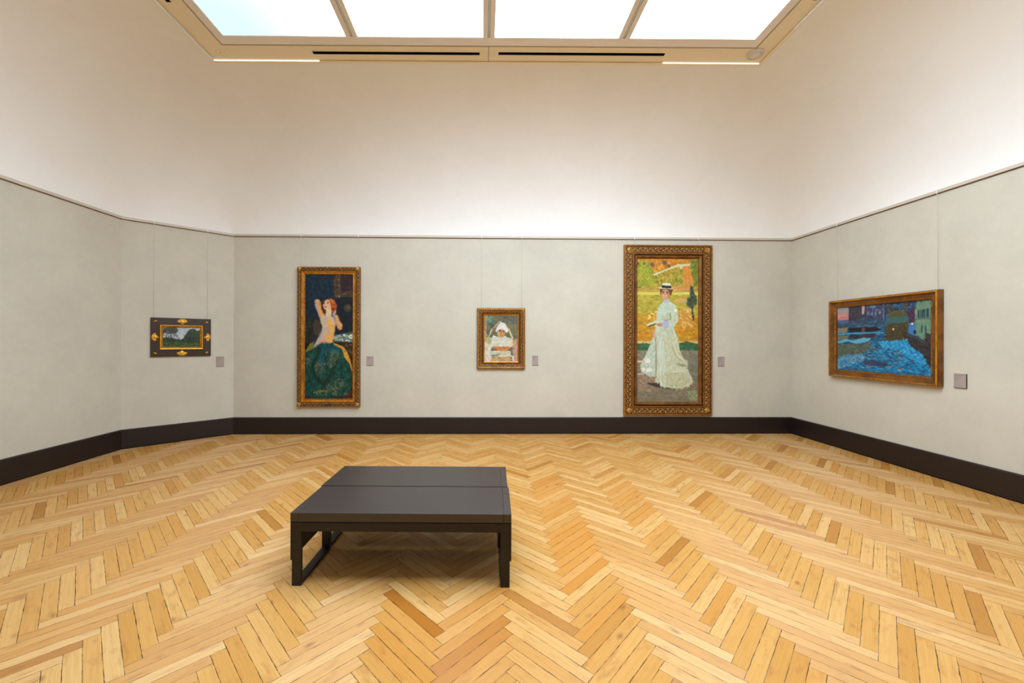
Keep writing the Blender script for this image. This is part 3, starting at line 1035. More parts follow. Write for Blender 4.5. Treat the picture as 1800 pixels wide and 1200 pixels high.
    sk = [(160, 330), (215, 270), (300, 230), (350, 188), (430, 150), (520, 160), (600, 150), (740, 205), (810, 300), (870, 430), (912, 600), (915, 800), (870, 920), (770, 990), (600, 1020), (400, 1025), (230, 1000), (160, 930)]
    p.poly([(150, 300), (230, 150), (300, 120), (300, 240), (180, 300)], (120, 116, 44))
    p.poly(rect(140, 900, 930, 1060), (74, 34, 24))
    p.strokes(rect(140, 960, 930, 1060), 80, 6, 2, 0, 0.3, [(90, 42, 28), (40, 24, 22), (60, 30, 26)], 6)
    p.poly(sk, (12, 62, 58))
    p.strokes(sk, 1500, 6, 1.8, 1.45, 0.55, [(12, 70, 64), (8, 50, 46), (14, 84, 84), (8, 34, 36), (26, 92, 78), (20, 60, 40)], 8)
    p.strokes([(400, 160), (700, 170), (740, 260), (480, 330), (420, 600), (380, 400)], 160, 7, 2.4, 1.3, 0.5, [(12, 78, 92), (18, 100, 114), (10, 58, 64)], 7)
    dk_ = [(395, 200), (375, 300), (300, 450), (280, 560), (330, 690), (420, 780), (500, 870)]
    p.line(dk_, 50, (14, 38, 30), 0.75)
    p.line([(700, 330), (620, 520), (560, 660), (470, 780)], 50, (22, 40, 28), 0.75)
    p.line([(470, 200), (460, 380), (500, 430)], 26, (12, 50, 56), 0.6)
    for c, rx, ry, n in (((400, 540), 90, 120, 90), ((620, 340), 100, 90, 80), ((580, 470), 60, 60, 40), ((710, 800), 100, 90, 90), ((640, 900), 70, 60, 50), ((430, 930), 130, 50, 70), ((540, 860), 50, 60, 30), ((720, 960), 140, 25, 30), ((210, 440), 40, 60, 25)):
        e_ = [(c[0] + rx * math.cos(t), c[1] + ry * math.sin(t)) for t in np.linspace(0, 6.28, 14)[:-1]]
        p.strokes(e_, n, 3.6, 1.5, 0.8, 1.3, [(120, 114, 84), (90, 100, 68), (74, 92, 50), (124, 98, 72), (50, 76, 56), (140, 136, 110)], 10, 0.6)
    p.poly([(600, 135), (760, 195), (825, 280), (870, 400), (912, 560), (905, 610), (880, 540), (860, 470), (800, 400), (770, 290), (730, 230), (620, 170)], (210, 148, 42))
    p.strokes([(740, 220), (800, 260), (860, 400), (800, 400)], 30, 4, 2, 1.1, 0.3, [(232, 170, 56), (190, 120, 40)], 8)
    p.line([(300, 940), (460, 900), (520, 930)], 22, (128, 132, 70), 0.6)
    p.allstrokes(700, 2.4, 1.1, 1.2, 1.0, 8, 0.4)
    return p


def paint_nun():
    p = Paint(112, 152, [(852.5, 556.8), (909, 556.8), (909, 632.3), (852.5, 632.3)], 4)
    p.T = crop(845, 550, 13.33)
    p.poly(rect(80, 60, 880, 1120), (98, 100, 90))
    p.strokes(rect(90, 80, 860, 640), 500, 6, 2.6, 1.0, 0.8, [(92, 96, 88), (112, 112, 94), (80, 84, 84), (120, 118, 92)], 6)
    p.strokes(rect(130, 100, 260, 230), 40, 5, 2.5, 0.8, 0.8, [(110, 158, 132), (96, 138, 118)], 6)
    p.strokes(rect(660, 280, 850, 520), 80, 5, 2.5, 1.0, 0.8, [(130, 116, 76), (120, 122, 86)], 6)
    p.strokes(rect(90, 90, 150, 700), 60, 6, 2, 1.5, 0.4, [(196, 170, 140), (170, 130, 110)], 8)
    p.poly([(470, 210), (560, 240), (640, 340), (770, 620), (600, 600), (300, 600), (130, 640), (230, 430), (340, 320)], (104, 108, 78))
    p.line([(480, 215), (400, 260), (300, 380), (200, 540), (140, 640)], 26, (196, 168, 118))
    p.line([(310, 350), (270, 450)], 22, (190, 110, 70))
    p.line([(270, 380), (215, 500)], 18, (226, 208, 170))
    p.line([(640, 370), (690, 480), (745, 600)], 40, (214, 192, 142))
    p.poly([(280, 560), (300, 520), (400, 560), (590, 540), (600, 600), (260, 620)], (226, 226, 214))
    p.poly([(120, 660), (230, 580), (380, 570), (600, 570), (740, 620), (785, 740), (700, 790), (130, 800)], (222, 214, 198))
    p.poly([(200, 600), (680, 600), (700, 770), (200, 770)], (216, 214, 208))
    p.strokes([(120, 660), (230, 580), (600, 570), (740, 620), (785, 740), (700, 790), (130, 800)], 260, 8, 1.8, 0.0, 0.25, [(228, 222, 206), (206, 204, 196), (236, 230, 214), (198, 204, 196), (216, 196, 160)], 6)
    p.strokes(rect(690, 650, 780, 760), 30, 4, 2.4, 0.4, 0.6, [(232, 212, 150)], 6)
    p.strokes(rect(140, 580, 250, 700), 40, 5, 2, 1.8, 0.6, [(186, 178, 96), (150, 160, 110), (210, 190, 130)], 8)
    p.poly([(100, 700), (240, 760), (270, 1100), (100, 1100)], (218, 202, 184))
    p.strokes([(100, 700), (240, 760), (270, 1100), (100, 1100)], 130, 7, 1.8, 1.5, 0.2, [(230, 222, 206), (210, 186, 166), (200, 176, 160), (236, 232, 224)], 7)
    p.poly([(770, 620), (870, 600), (870, 1110), (740, 1110)], (190, 140, 122))
    p.strokes([(750, 620), (870, 600), (870, 1110), (740, 1110)], 120, 5, 2, 1.3, 0.5, [(196, 144, 120), (176, 124, 110), (206, 166, 146)], 8)
    p.poly([(250, 770), (685, 770), (620, 880), (440, 880)], (216, 122, 48))
    p.poly([(460, 790), (590, 780), (570, 850), (510, 850)], (170, 150, 148))
    p.strokes([(440, 780), (600, 780), (570, 860), (500, 860)], 30, 4, 1.4, 0.8, 0.7, [(214, 206, 206), (120, 96, 104), (196, 180, 180)], 8)
    p.strokes([(280, 780), (680, 780), (600, 880), (440, 870)], 40, 5, 1.6, 0.5, 0.3, [(228, 140, 60), (190, 96, 40)], 8)
    p.poly([(270, 870), (700, 870), (710, 1000), (270, 1000)], (214, 204, 178))
    p.strokes([(270, 870), (700, 870), (710, 1000), (270, 1000)], 110, 8, 1.6, 0.0, 0.15, [(226, 216, 190), (176, 182, 160), (206, 190, 150), (232, 228, 214)], 6)
    p.strokes(rect(270, 940, 420, 990), 14, 6, 1.6, 0.0, 0.15, [(120, 130, 112)], 6)
    p.poly([(280, 1010), (700, 1010), (710, 1110), (260, 1110)], (204, 148, 92))
    p.strokes([(280, 1010), (700, 1010), (710, 1110), (260, 1110)], 80, 6, 2, 0.1, 0.4, [(216, 158, 90), (190, 140, 100), (220, 180, 140)], 7)
    p.poly([(690, 780), (740, 780), (730, 950), (700, 960)], (110, 106, 94))
    p.line([(285, 770), (290, 880)], 16, (120, 84, 80), 0.8)
    p.poly([(725, 970), (760, 970), (780, 1100), (740, 1100)], (226, 220, 208))
    p.soften([(110, 600), (300, 560), (600, 560), (790, 720), (860, 1100), (110, 1100)], 2)
    # coif and face
    p.ell((480, 480), 96, 98, (204, 146, 90))
    p.poly([(395, 460), (430, 430), (450, 540), (480, 570), (420, 550)], (222, 172, 120), 0.9)
    p.poly([(540, 450), (572, 440), (575, 500), (540, 545)], (184, 122, 72), 0.7)
    p.poly([(345, 440), (370, 370), (420, 290), (480, 245), (540, 250), (590, 290), (630, 380), (640, 440), (600, 475), (575, 420), (540, 385), (460, 385), (400, 420), (370, 455)], (234, 228, 222))
    p.strokes([(370, 430), (400, 330), (480, 250), (560, 260), (610, 340), (630, 430), (590, 440), (480, 380)], 60, 5, 1.8, 0.5, 0.5, [(242, 236, 230), (220, 214, 212)], 5)
    p.poly([(420, 405), (480, 395), (470, 430), (430, 425)], (150, 116, 96), 0.7)
    p.ell((443, 428), 20, 11, (60, 52, 52)); p.ell((533, 436), 18, 10, (66, 50, 46))
    p.line([(418, 408), (470, 408)], 8, (110, 74, 56)); p.line([(515, 416), (555, 420)], 8, (110, 74, 56))
    p.line([(488, 430), (472, 490)], 12, (130, 74, 50)); p.line([(445, 535), (500, 535)], 12, (168, 84, 62))
    p.line([(450, 560), (510, 560)], 8, (230, 190, 150))
    p.allstrokes(260, 2.4, 1.1, 0.6, 1.2, 7, 0.4)
    return p


def paint_sea():
    Q = crop(1455, 500, 6.668)
    p = Paint(264, 206, [Q((85, 220)), Q((1225, 118)), Q((1238, 1082)), Q((108, 990))], 11)
    p.T = Q
    p.poly(rect(50, 60, 1300, 1150), (34, 118, 168))
    p.grad([(60, 200), (232, 190), (232, 400), (60, 410)], (140, 168, 182), (226, 140, 128))
    p.strokes([(80, 330), (232, 320), (232, 395), (80, 400)], 60, 7, 1.6, 0.0, 0.15, [(232, 140, 120), (206, 120, 140), (236, 166, 130)], 6)
    p.poly([(80, 398), (232, 385), (232, 440), (80, 450)], (92, 108, 148))
    p.poly([(228, 180), (670, 130), (680, 480), (228, 480)], (66, 60, 82))
    p.strokes([(228, 200), (385, 190), (385, 400), (228, 430)], 260, 5, 1.6, 1.4, 0.6, [(50, 46, 54), (74, 68, 72), (90, 78, 90), (60, 70, 90)], 6)
    p.poly([(380, 180), (420, 180), (410, 330), (385, 330)], (214, 172, 164))
    p.strokes([(425, 180), (670, 150), (670, 390), (425, 380)], 420, 5, 1.6, 1.4, 0.7, [(66, 62, 92), (92, 80, 118), (120, 104, 140), (64, 90, 136), (50, 46, 60)], 7)
    for q in (rect(480, 225, 545, 255), rect(445, 300, 470, 330), rect(500, 300, 520, 345), rect(540, 298, 560, 340), rect(590, 296, 606, 330)):
        p.poly(q, (104, 160, 190), 0.8)
    p.line([(430, 290), (650, 270)], 6, (130, 120, 150)); p.line([(640, 170), (650, 390)], 10, (96, 124, 180))
    p.ell((605, 305), 8, 10, (236, 180, 110))
    rk = [(80, 440), (230, 430), (400, 370), (670, 390), (690, 470), (80, 485)]
    p.poly(rk, (52, 84, 112))
    p.strokes(rk, 260, 7, 1.8, 0.15, 0.35, [(60, 96, 126), (44, 70, 96), (84, 120, 150), (50, 60, 80)], 7)
    p.poly([(80, 485), (690, 465), (690, 640), (80, 680)], (38, 92, 132))
    p.strokes([(80, 485), (690, 465), (690, 640), (80, 680)], 350, 8, 1.6, 0.02, 0.15, [(40, 110, 160), (30, 70, 104), (70, 150, 190), (34, 48, 64)], 7)
    p.poly([(80, 490), (215, 480), (215, 540), (80, 548)], (142, 132, 110))
    p.poly([(225, 482), (560, 475), (640, 505), (520, 528), (235, 532)], (30, 32, 42))
    p.poly([(385, 482), (425, 480), (430, 600), (400, 600)], (140, 96, 108), 0.7)
    p.line([(90, 562), (350, 545), (660, 540)], 14, (78, 164, 206))
    p.poly([(240, 568), (560, 552), (545, 590), (470, 606), (250, 606)], (46, 42, 48))
    p.strokes([(240, 568), (560, 552), (545, 606), (250, 606)], 60, 7, 1.6, 0, 0.2, [(96, 64, 74), (40, 60, 84), (60, 50, 50)], 6)
    p.poly([(80, 580), (230, 570), (230, 610), (80, 630)], (120, 118, 96))
    p.poly([(95, 640), (200, 612), (280, 630), (400, 600), (510, 600), (470, 640), (330, 668), (230, 640), (110, 662)], (104, 180, 216))
    ol = [(90, 680), (300, 670), (640, 640), (600, 740), (420, 800), (250, 790), (90, 830)]
    p.poly(ol, (104, 108, 84))
    p.strokes(ol, 700, 5, 1.2, 0.1, 0.4, [(112, 112, 82), (84, 96, 84), (134, 124, 86), (50, 74, 92), (74, 104, 116)], 7)
    lw = [(560, 640), (960, 700), (1240, 860), (1240, 1100), (90, 1010), (90, 830), (420, 780)]
    p.strokes(lw, 2600, 6, 1.3, 0.1, 0.3, [(12, 118, 180), (36, 156, 210), (10, 92, 150), (92, 190, 228), (18, 138, 200), (30, 84, 124)], 7)
    p.strokes(lw, 300, 5, 1.2, 0.08, 0.2, [(58, 52, 66), (90, 66, 70), (40, 60, 90)], 6, 0.85)
    p.strokes([(500, 680), (900, 700), (860, 960), (420, 960)], 40, 5, 1.4, 0.05, 0.1, [(188, 120, 90)], 8, 0.9)
    p.strokes([(90, 830), (260, 790), (430, 800), (420, 860), (200, 930), (100, 960)], 420, 4.5, 1.4, -0.3, 0.7, [(120, 180, 210), (86, 150, 190), (150, 190, 214), (70, 110, 160)], 7)
    p.poly([(420, 860), (520, 850), (640, 880), (760, 910), (640, 930), (440, 910)], (56, 56, 78), 0.8)
    p.strokes([(420, 850), (640, 870), (760, 910), (440, 920)], 60, 7, 1.6, 0.2, 0.2, [(50, 50, 70), (76, 70, 96), (40, 90, 140)], 6)
    # hills and sky behind the boathouse
    hl = [(668, 120), (1050, 80), (1050, 320), (940, 350), (690, 360)]
    p.poly(hl, (46, 66, 100))
    p.strokes(hl, 320, 7, 2, 0.7, 1.0, [(44, 90, 150), (60, 66, 84), (56, 120, 180), (70, 70, 60), (34, 44, 66)], 7)
    p.strokes(rect(670, 200, 760, 340), 70, 4, 2, 1.4, 0.6, [(66, 66, 62), (90, 92, 84), (44, 44, 52)], 7)
    p.poly([(880, 220), (930, 190), (930, 280), (880, 280)], (84, 78, 60))
    p.poly([(940, 270), (1025, 255), (1025, 430), (945, 430)], (74, 46, 76))
    p.strokes([(940, 270), (1025, 255), (1025, 430), (945, 430)], 50, 4, 1.8, 1.4, 0.5, [(90, 50, 70), (60, 44, 80), (110, 70, 100)], 7)
    p.poly([(950, 430), (1045, 420), (1045, 580), (960, 560), (945, 500)], (66, 124, 190))
    p.ell((990, 440), 13, 13, (236, 232, 190))
    # boathouse
    p.poly([(685, 360), (740, 305), (840, 283), (925, 330), (945, 355)], (92, 84, 50))
    p.line([(685, 358), (745, 303), (845, 284), (925, 330)], 8, (124, 110, 70))
    p.poly([(688, 362), (945, 348), (948, 428), (690, 440)], (66, 104, 104))
    p.poly([(690, 438), (948, 428), (940, 560), (900, 625), (790, 640), (676, 640)], (80, 68, 42))
    p.strokes([(690, 438), (948, 428), (940, 560), (900, 625), (676, 640)], 260, 4, 1.7, 0.7, 1.2, [(74, 64, 40), (100, 86, 54), (56, 50, 38), (66, 70, 56)], 6)
    p.ell((766, 500), 14, 15, (240, 150, 104)); p.ell((766, 500), 6, 7, (255, 220, 180))
    # green building
    gb = [(1048, 80), (1300, 50), (1300, 700), (1150, 640), (1035, 560), (1020, 300), (1045, 180)]
    p.poly(gb, (112, 144, 118))
    p.strokes(gb, 300, 5, 2, 1.4, 0.5, [(120, 152, 122), (96, 130, 112), (134, 156, 120), (100, 140, 130)], 6)
    p.line([(1030, 385), (1240, 380)], 10, (72, 92, 100))
    for q in (rect(1056, 285, 1076, 375), rect(1084, 280, 1102, 375), rect(1106, 275, 1124, 375), rect(1128, 272, 1144, 372), rect(1160, 262, 1186, 368), rect(1098, 455, 1114, 545), rect(1144, 458, 1162, 560), rect(1084, 120, 1104, 185), rect(1158, 110, 1176, 165)):
        p.poly(q, (38, 68, 76))
    p.ell((1022, 535), 16, 26, (30, 34, 50))
    wl = [(905, 545), (950, 550), (1050, 590), (1150, 640), (1150, 580), (1180, 555), (1250, 600), (1250, 940), (1180, 900), (1110, 780), (1040, 740), (960, 680), (905, 610)]
    p.poly(wl, (48, 42, 44))
    p.strokes(wl, 220, 6, 2, 0.6, 0.6, [(56, 48, 46), (36, 32, 38), (70, 58, 54), (64, 56, 66)], 5)
    p.line([(920, 560), (1060, 610), (1140, 660)], 18, (76, 72, 84))
    fm = [(600, 645), (690, 640), (930, 618), (960, 680), (1040, 745), (1100, 775), (1180, 910), (1100, 900), (960, 820), (800, 720), (640, 700)]
    p.strokes(fm, 700, 4.5, 1.5, -0.4, 0.7, [(60, 168, 220), (30, 144, 206), (110, 196, 232), (20, 118, 184)], 7)
    p.allstrokes(900, 2.6, 1.2, 0.1, 0.6, 8, 0.4)
    return p


def paint_land():
    Q = crop(240, 540, 10)
    p = Paint(150, 88, [Q((455, 375)), Q((1120, 380)), Q((1115, 732)), Q((450, 732))], 2)
    p.T = Q
    p.grad(rect(430, 350, 1140, 600), (168, 178, 196), (206, 204, 206))
    p.strokes(rect(430, 350, 1140, 600), 120, 8, 3, 0.1, 0.5, [(176, 184, 200), (206, 206, 212), (150, 160, 180)], 6)
    tl = [(455, 400), (560, 375), (700, 385), (725, 430), (690, 480), (560, 490), (480, 480), (450, 520)]
    p.poly(tl, (60, 66, 58), 0.85)
    p.strokes(tl, 130, 4, 2, 0.6, 1.0, [(50, 60, 50), (74, 80, 66), (40, 46, 40), (100, 106, 104)], 7)
    p.strokes([(450, 500), (690, 480), (760, 600), (450, 640)], 160, 3.4, 1.6, 0.8, 1.2, [(66, 70, 60), (110, 114, 110), (50, 56, 44), (150, 152, 154)], 7)
    tr_ = [(860, 500), (930, 410), (1010, 400), (1060, 440), (1130, 430), (1130, 660), (860, 640), (800, 590)]
    p.poly(tr_, (58, 68, 52))
    p.strokes(tr_, 260, 4, 2, 1.2, 0.8, [(60, 72, 50), (40, 56, 40), (82, 80, 62), (44, 74, 58)], 7)
    p.poly([(440, 560), (620, 570), (740, 610), (900, 540), (1130, 560), (1130, 670), (440, 670)], (42, 60, 40))
    p.strokes([(440, 560), (620, 570), (740, 610), (900, 540), (1130, 560), (1130, 670), (440, 670)], 240, 4, 2, 1.3, 0.7, [(36, 58, 40), (52, 74, 46), (30, 44, 34), (60, 76, 44)], 6)
    for x in (590, 600, 950, 1000):
        p.line([(x, 490), (x + 4, 640)], 7, (48, 44, 36), 0.8)
    p.poly([(430, 655), (700, 640), (1140, 660), (1140, 750), (430, 750)], (60, 84, 36))
    p.strokes([(430, 655), (700, 640), (1140, 660), (1140, 750), (430, 750)], 220, 7, 1.8, 0.05, 0.3, [(64, 90, 38), (44, 66, 34), (84, 104, 44), (36, 60, 40)], 6)
    p.line([(830, 640), (1000, 645)], 8, (32, 40, 32))
    p.allstrokes(200, 2.4, 1.2, 0.5, 1.0, 7, 0.4)
    return p


def canvas_mesh(p, x0, x1, z0, z1, y, parent, gain=1.0):
    """picture surface as a fine grid, its colours stored per vertex"""
    W, H = p.W, p.H
    xs_ = np.linspace(x0, x1, W)
    zs = np.linspace(z1, z0, H)
    X, Z = np.meshgrid(xs_, zs)
    co = np.stack([X, np.full_like(X, y), Z], -1).reshape(-1, 3)
    idx = np.arange(W * H).reshape(H, W)
    f = np.stack([idx[:-1, :-1], idx[1:, :-1], idx[1:, 1:], idx[:-1, 1:]], -1).reshape(-1, 4)
    me = bpy.data.meshes.new('canvas')
    me.vertices.add(len(co)); me.vertices.foreach_set('co', co.ravel())
    me.loops.add(f.size); me.loops.foreach_set('vertex_index', f.ravel())
    me.polygons.add(len(f)); me.polygons.foreach_set('loop_start', np.arange(0, f.size, 4))
    me.update(calc_edges=True)
    a_ = np.pad(np.clip(p.a, 0, 255), ((1, 1), (1, 1), (0, 0)), 'edge')
    for _ in range(1):
        a_[1:-1] = a_[:-2] * 0.22 + a_[1:-1] * 0.56 + a_[2:] * 0.22
        a_[:, 1:-1] = a_[:, :-2] * 0.22 + a_[:, 1:-1] * 0.56 + a_[:, 2:] * 0.22
    c = a_[1:-1, 1:-1] / 255
    c = np.where(c <= 0.04045, c / 12.92, ((c + 0.055) / 1.055) ** 2.4) * gain * np.array([0.98, 1.0, 0.93])
    ca = me.color_attributes.new('paint', 'FLOAT_COLOR', 'POINT')
    ca.data.foreach_set('color', np.concatenate([c.reshape(-1, 3), np.ones((W * H, 1))], 1).astype('f').ravel())
    return link('canvas', me, 'canvas', parent)


def frame_rings(b, x0, x1, z0, z1, prof, mats_i):
    """prof: (inset, depth); band k between ring k and k+1 has material mats_i[k]"""
    R = []
    for ins, dep in prof:
        R.append([(x0 + ins, -dep, z0 + ins), (x1 - ins, -dep, z0 + ins), (x1 - ins, -dep, z1 - ins), (x0 + ins, -dep, z1 - ins)])
    for k in range(len(R) - 1):
        for i in range(4):
            j = (i + 1) % 4
            b.add([R[k][i], R[k][j], R[k + 1][j], R[k + 1][i]], [(0, 1, 2, 3)], mats_i[k])


def carve(b, x0, x1, z0, z1, ins, dep, wid, pitch, mi, rnd, hgt=0.012):
    """row of scrolls and leaves along the band whose centreline is inset by ins"""
    c = [(x0 + ins, z0 + ins), (x1 - ins, z0 + ins), (x1 - ins, z1 - ins), (x0 + ins, z1 - ins)]
    for i in range(4):
        (ax, az), (bx, bz) = c[i], c[(i + 1) % 4]
        L = math.hypot(bx - ax, bz - az)
        n = max(2, round(L / pitch))
        ux, uz = (bx - ax) / L, (bz - az) / L
        an = math.atan2(uz, ux)
        for k in range(n):
            s_ = k / n * L
            sg = 1 if k % 2 else -1
            px, pz = ax + ux * s_, az + uz * s_
            o1 = wid * 0.17 * sg
            b.dome((px - uz * o1, -dep, pz + ux * o1), pitch * 0.30, wid * 0.24, hgt, an + 0.5 * sg, mi)
            o2 = -wid * 0.26 * sg
            b.dome((px - uz * o2 + ux * pitch * 0.25, -dep, pz + ux * o2 + uz * pitch * 0.25), pitch * 0.24, wid * 0.12, hgt * 0.8, an - 0.7 * sg, mi, 6)
            o3 = wid * 0.36 * sg
            b.dome((px - uz * o3 + ux * pitch * 0.55, -dep, pz + ux * o3 + uz * pitch * 0.55), pitch * 0.16, wid * 0.09, hgt * 0.7, an, mi, 6)
            b.dome((px + ux * pitch * 0.5, -dep, pz + uz * pitch * 0.5), pitch * 0.12, wid * 0.10, hgt, an, mi, 6)


def beads(b, x0, x1, z0, z1, ins, dep, r, pitch, mi):
    c = [(x0 + ins, z0 + ins), (x1 - ins, z0 + ins), (x1 - ins, z1 - ins), (x0 + ins, z1 - ins)]
    for i in range(4):
        (ax, az), (bx, bz) = c[i], c[(i + 1) % 4]
        L = math.hypot(bx - ax, bz - az)
        n = round(L / pitch)
        for k in range(n):
            f = k / n
            b.dome((ax + (bx - ax) * f, -dep, az + (bz - az) * f), r, r, r, 0, mi, 6)


def wires(root, xs_, ztop_local, zrail_local, tilt=0.0, dep=0.02):
    for x in xs_:
        b = MB()
        b.tube([(x, -0.034, zrail_local), (x, -dep, ztop_local - 0.03)], 0.0013, 6)
        wv = b.build('hanging_wire', 'wire', root)
        b = MB()
        z = zrail_local
        b.tube([(x, -0.018, z + 0.022), (x, -0.030, z + 0.026), (x, -0.036, z + 0.018), (x, -0.036, z - 0.012), (x, -0.033, z - 0.03), (x + 0.003, -0.026, z - 0.034), (x + 0.004, -0.022, z - 0.026)], 0.0035, 6)
        b.build('rail_hook', 'white', wv)


ZHOOK = 3.135
rnd = random.Random(5)

# --- lady in a white dress (back wall, right)
def wall_painting(origin, rz, w_, z0, z1, label, name='framed_painting'):
    return empty(name, (origin[0], origin[1], z0), rz, label, 'painting')


# frame planes sit a few centimetres in front of the wall
x0, x1, z0, z1 = 2.248, 3.672, 0.299, 3.036
r_ = wall_painting(((x0 + x1) / 2, YB), 0, x1 - x0, z0, z1, 'largest painting, lady in a long pale dress and straw hat, wide carved gilt frame')
hw, hh = (x1 - x0) / 2, z1 - z0
b = MB()
frame_rings(b, -hw, hw, 0, hh, [(0, 0.004), (0, 0.050), (0.012, 0.060), (0.024, 0.058), (0.028, 0.048), (0.132, 0.048), (0.138, 0.060), (0.150, 0.058), (0.152, 0.030)], [0, 0, 0, 1, 1, 0, 0, 1])
carve(b, -hw, hw, 0, hh, 0.080, 0.046, 0.104, 0.042, 2, rnd, 0.012)
for sx in (-1, 1):
    for zc in (0.080, hh - 0.080):
        b.dome((sx * (hw - 0.080), -0.047, zc), 0.045, 0.045, 0.018, 0, 2, 10)
        for q in range(6):
            b.dome((sx * (hw - 0.080) + 0.032 * math.cos(q * 1.047), -0.050, zc + 0.032 * math.sin(q * 1.047)), 0.012, 0.012, 0.013, 0, 2, 6)
for x in (-hw + 0.134, hw - 0.134):      # thin fillets crossing the band ends
    for a_, c_ in ((0.026, 0.134), (hh - 0.134, hh - 0.026)):
        b.box((x - 0.005, -0.060, a_), (x + 0.005, -0.046, c_), 0)
for zc in (0.134, hh - 0.134):
    for sx in (-1, 1):
        xa, xb = sorted((sx * (hw - 0.026), sx * (hw - 0.134)))
        b.box((xa, -0.060, zc - 0.005), (xb, -0.046, zc + 0.005), 0)
b.build('carved_frame', ['gold_dark', 'carve_ground', 'gold_carved'], r_)
b = MB()
frame_rings(b, -hw, hw, 0, hh, [(0.151, 0.028), (0.168, 0.030), (0.176, 0.052), (0.190, 0.054), (0.205, 0.040), (0.217, 0.026), (0.218, 0.014)], [1, 0, 0, 0, 0, 0])
b.build('inner_moulding', ['brown_gold', 'carve_ground'], r_)
canvas_mesh(paint_lady(), -hw + 0.216, hw - 0.216, 0.216, hh - 0.216, -0.018, r_)
b = MB(); b.box((-hw + 0.01, -0.014, 0.01), (hw - 0.01, -0.002, hh - 0.01)); b.build('backing_board', 'backing', r_)
wires(r_, [2.415 - (x0 + x1) / 2, 3.452 - (x0 + x1) / 2], hh - 0.0, ZHOOK - z0)

# --- seated woman with a green cloth (back wall, left)
x0, x1, z0, z1 = -2.952, -1.961, 0.441, 2.652
r_ = wall_painting(((x0 + x1) / 2, YB), 0, x1 - x0, z0, z1, 'tall narrow gilt-framed painting of a seated red-haired woman wrapped in green cloth')
hw, hh = (x1 - x0) / 2, z1 - z0
b = MB()
frame_rings(b, -hw, hw, 0, hh, [(0, 0.004), (0, 0.035), (0.010, 0.052), (0.018, 0.048), (0.035, 0.066), (0.055, 0.060), (0.066, 0.040)], [1, 0, 1, 1, 1, 1])
carve(b, -hw, hw, 0, hh, 0.036, 0.054, 0.066, 0.034, 2, rnd, 0.012)
for sx in (-1, 1):
    for zc in (0.038, hh - 0.038):
        b.dome((sx * (hw - 0.038), -0.058, zc), 0.034, 0.034, 0.022, 0, 2, 10)
        for q in range(5):
            b.dome((sx * (hw - 0.040) + 0.028 * math.cos(q * 1.257), -0.060, zc + 0.028 * math.sin(q * 1.257)), 0.012, 0.010, 0.018, q, 2, 6)
b.build('carved_frame', ['gold_dark', 'carve_ground', 'gold_carved', 'gold_bright'], r_)
b = MB()
frame_rings(b, -hw, hw, 0, hh, [(0.065, 0.040), (0.070, 0.054), (0.078, 0.055), (0.086, 0.040), (0.100, 0.034), (0.110, 0.038), (0.122, 0.026), (0.123, 0.014)], [1, 0, 0, 0, 0, 1, 1])
beads(b, -hw, hw, 0, hh, 0.114, 0.030, 0.0055, 0.016, 1)
b.build('inner_moulding', ['gold_smooth', 'gold_dark'], r_)
canvas_mesh(paint_nude(), -hw + 0.122, hw - 0.122, 0.122, hh - 0.115, -0.018, r_, 0.92)
b = MB(); b.box((-hw + 0.01, -0.014, 0.01), (hw - 0.01, -0.002, hh - 0.01)); b.build('backing_board', 'backing', r_)
b = MB(); b.box((-0.06, -0.068, 0.022), (0.06, -0.060, 0.05), 0, 0.002); b.build('name_plate', 'backing', r_)
wires(r_, [-2.895 - (x0 + x1) / 2, -1.994 - (x0 + x1) / 2], hh, ZHOOK - z0)

# --- nun with an open book (back wall, middle)
x0, x1, z0, z1 = -0.108, 0.660, 1.042, 2.013
r_ = wall_painting(((x0 + x1) / 2, YB), 0, x1 - x0, z0, z1, 'small gilt-framed painting of a white-veiled nun with a book, middle of the back wall')
hw, hh = (x1 - x0) / 2, z1 - z0
b = MB()
frame_rings(b, -hw, hw, 0, hh, [(0, 0.004), (0, 0.030), (0.010, 0.046), (0.022, 0.050), (0.030, 0.048), (0.036, 0.046), (0.076, 0.034), (0.082, 0.030), (0.088, 0.036), (0.096, 0.020)], [1, 0, 0, 3, 1, 1, 1, 0, 1])
carve(b, -hw, hw, 0, hh, 0.056, 0.040, 0.044, 0.034, 2, rnd, 0.010)
beads(b, -hw, hw, 0, hh, 0.014, 0.046, 0.006, 0.018, 2)
for sx in (-1, 1):
    for sz in (-1, 1):
        xa, za = sx * (hw - 0.030), hh / 2 + sz * (hh / 2 - 0.030)
        xb, zb = sx * (hw - 0.082), hh / 2 + sz * (hh / 2 - 0.082)
        b.tube([(xa, -0.052, za), (xb, -0.040, zb)], 0.006, 6, 3)
b.build('carved_frame', ['gold_dark', 'carve_ground', 'gold_carved', 'gold_smooth'], r_)
b = MB()
frame_rings(b, -hw, hw, 0, hh, [(0.094, 0.020), (0.104, 0.032), (0.110, 0.030), (0.122, 0.022), (0.123, 0.014)], [1, 0, 0, 1])
b.build('inner_moulding', ['gold_smooth', 'gold_dark'], r_)
canvas_mesh(paint_nun(), -hw + 0.122, hw - 0.122, 0.122, hh - 0.122, -0.018, r_, 0.86)
b = MB(); b.box((-hw + 0.01, -0.014, 0.01), (hw - 0.01, -0.002, hh - 0.01)); b.build('backing_board', 'backing', r_)
b = MB(); b.box((-0.045, -0.048, 0.082), (0.045, -0.038, 0.104), 0, 0.002); b.build('name_plate', 'backing', r_)
wires(r_, [-0.039 - (x0 + x1) / 2, 0.603 - (x0 + x1) / 2], hh, ZHOOK - z0)

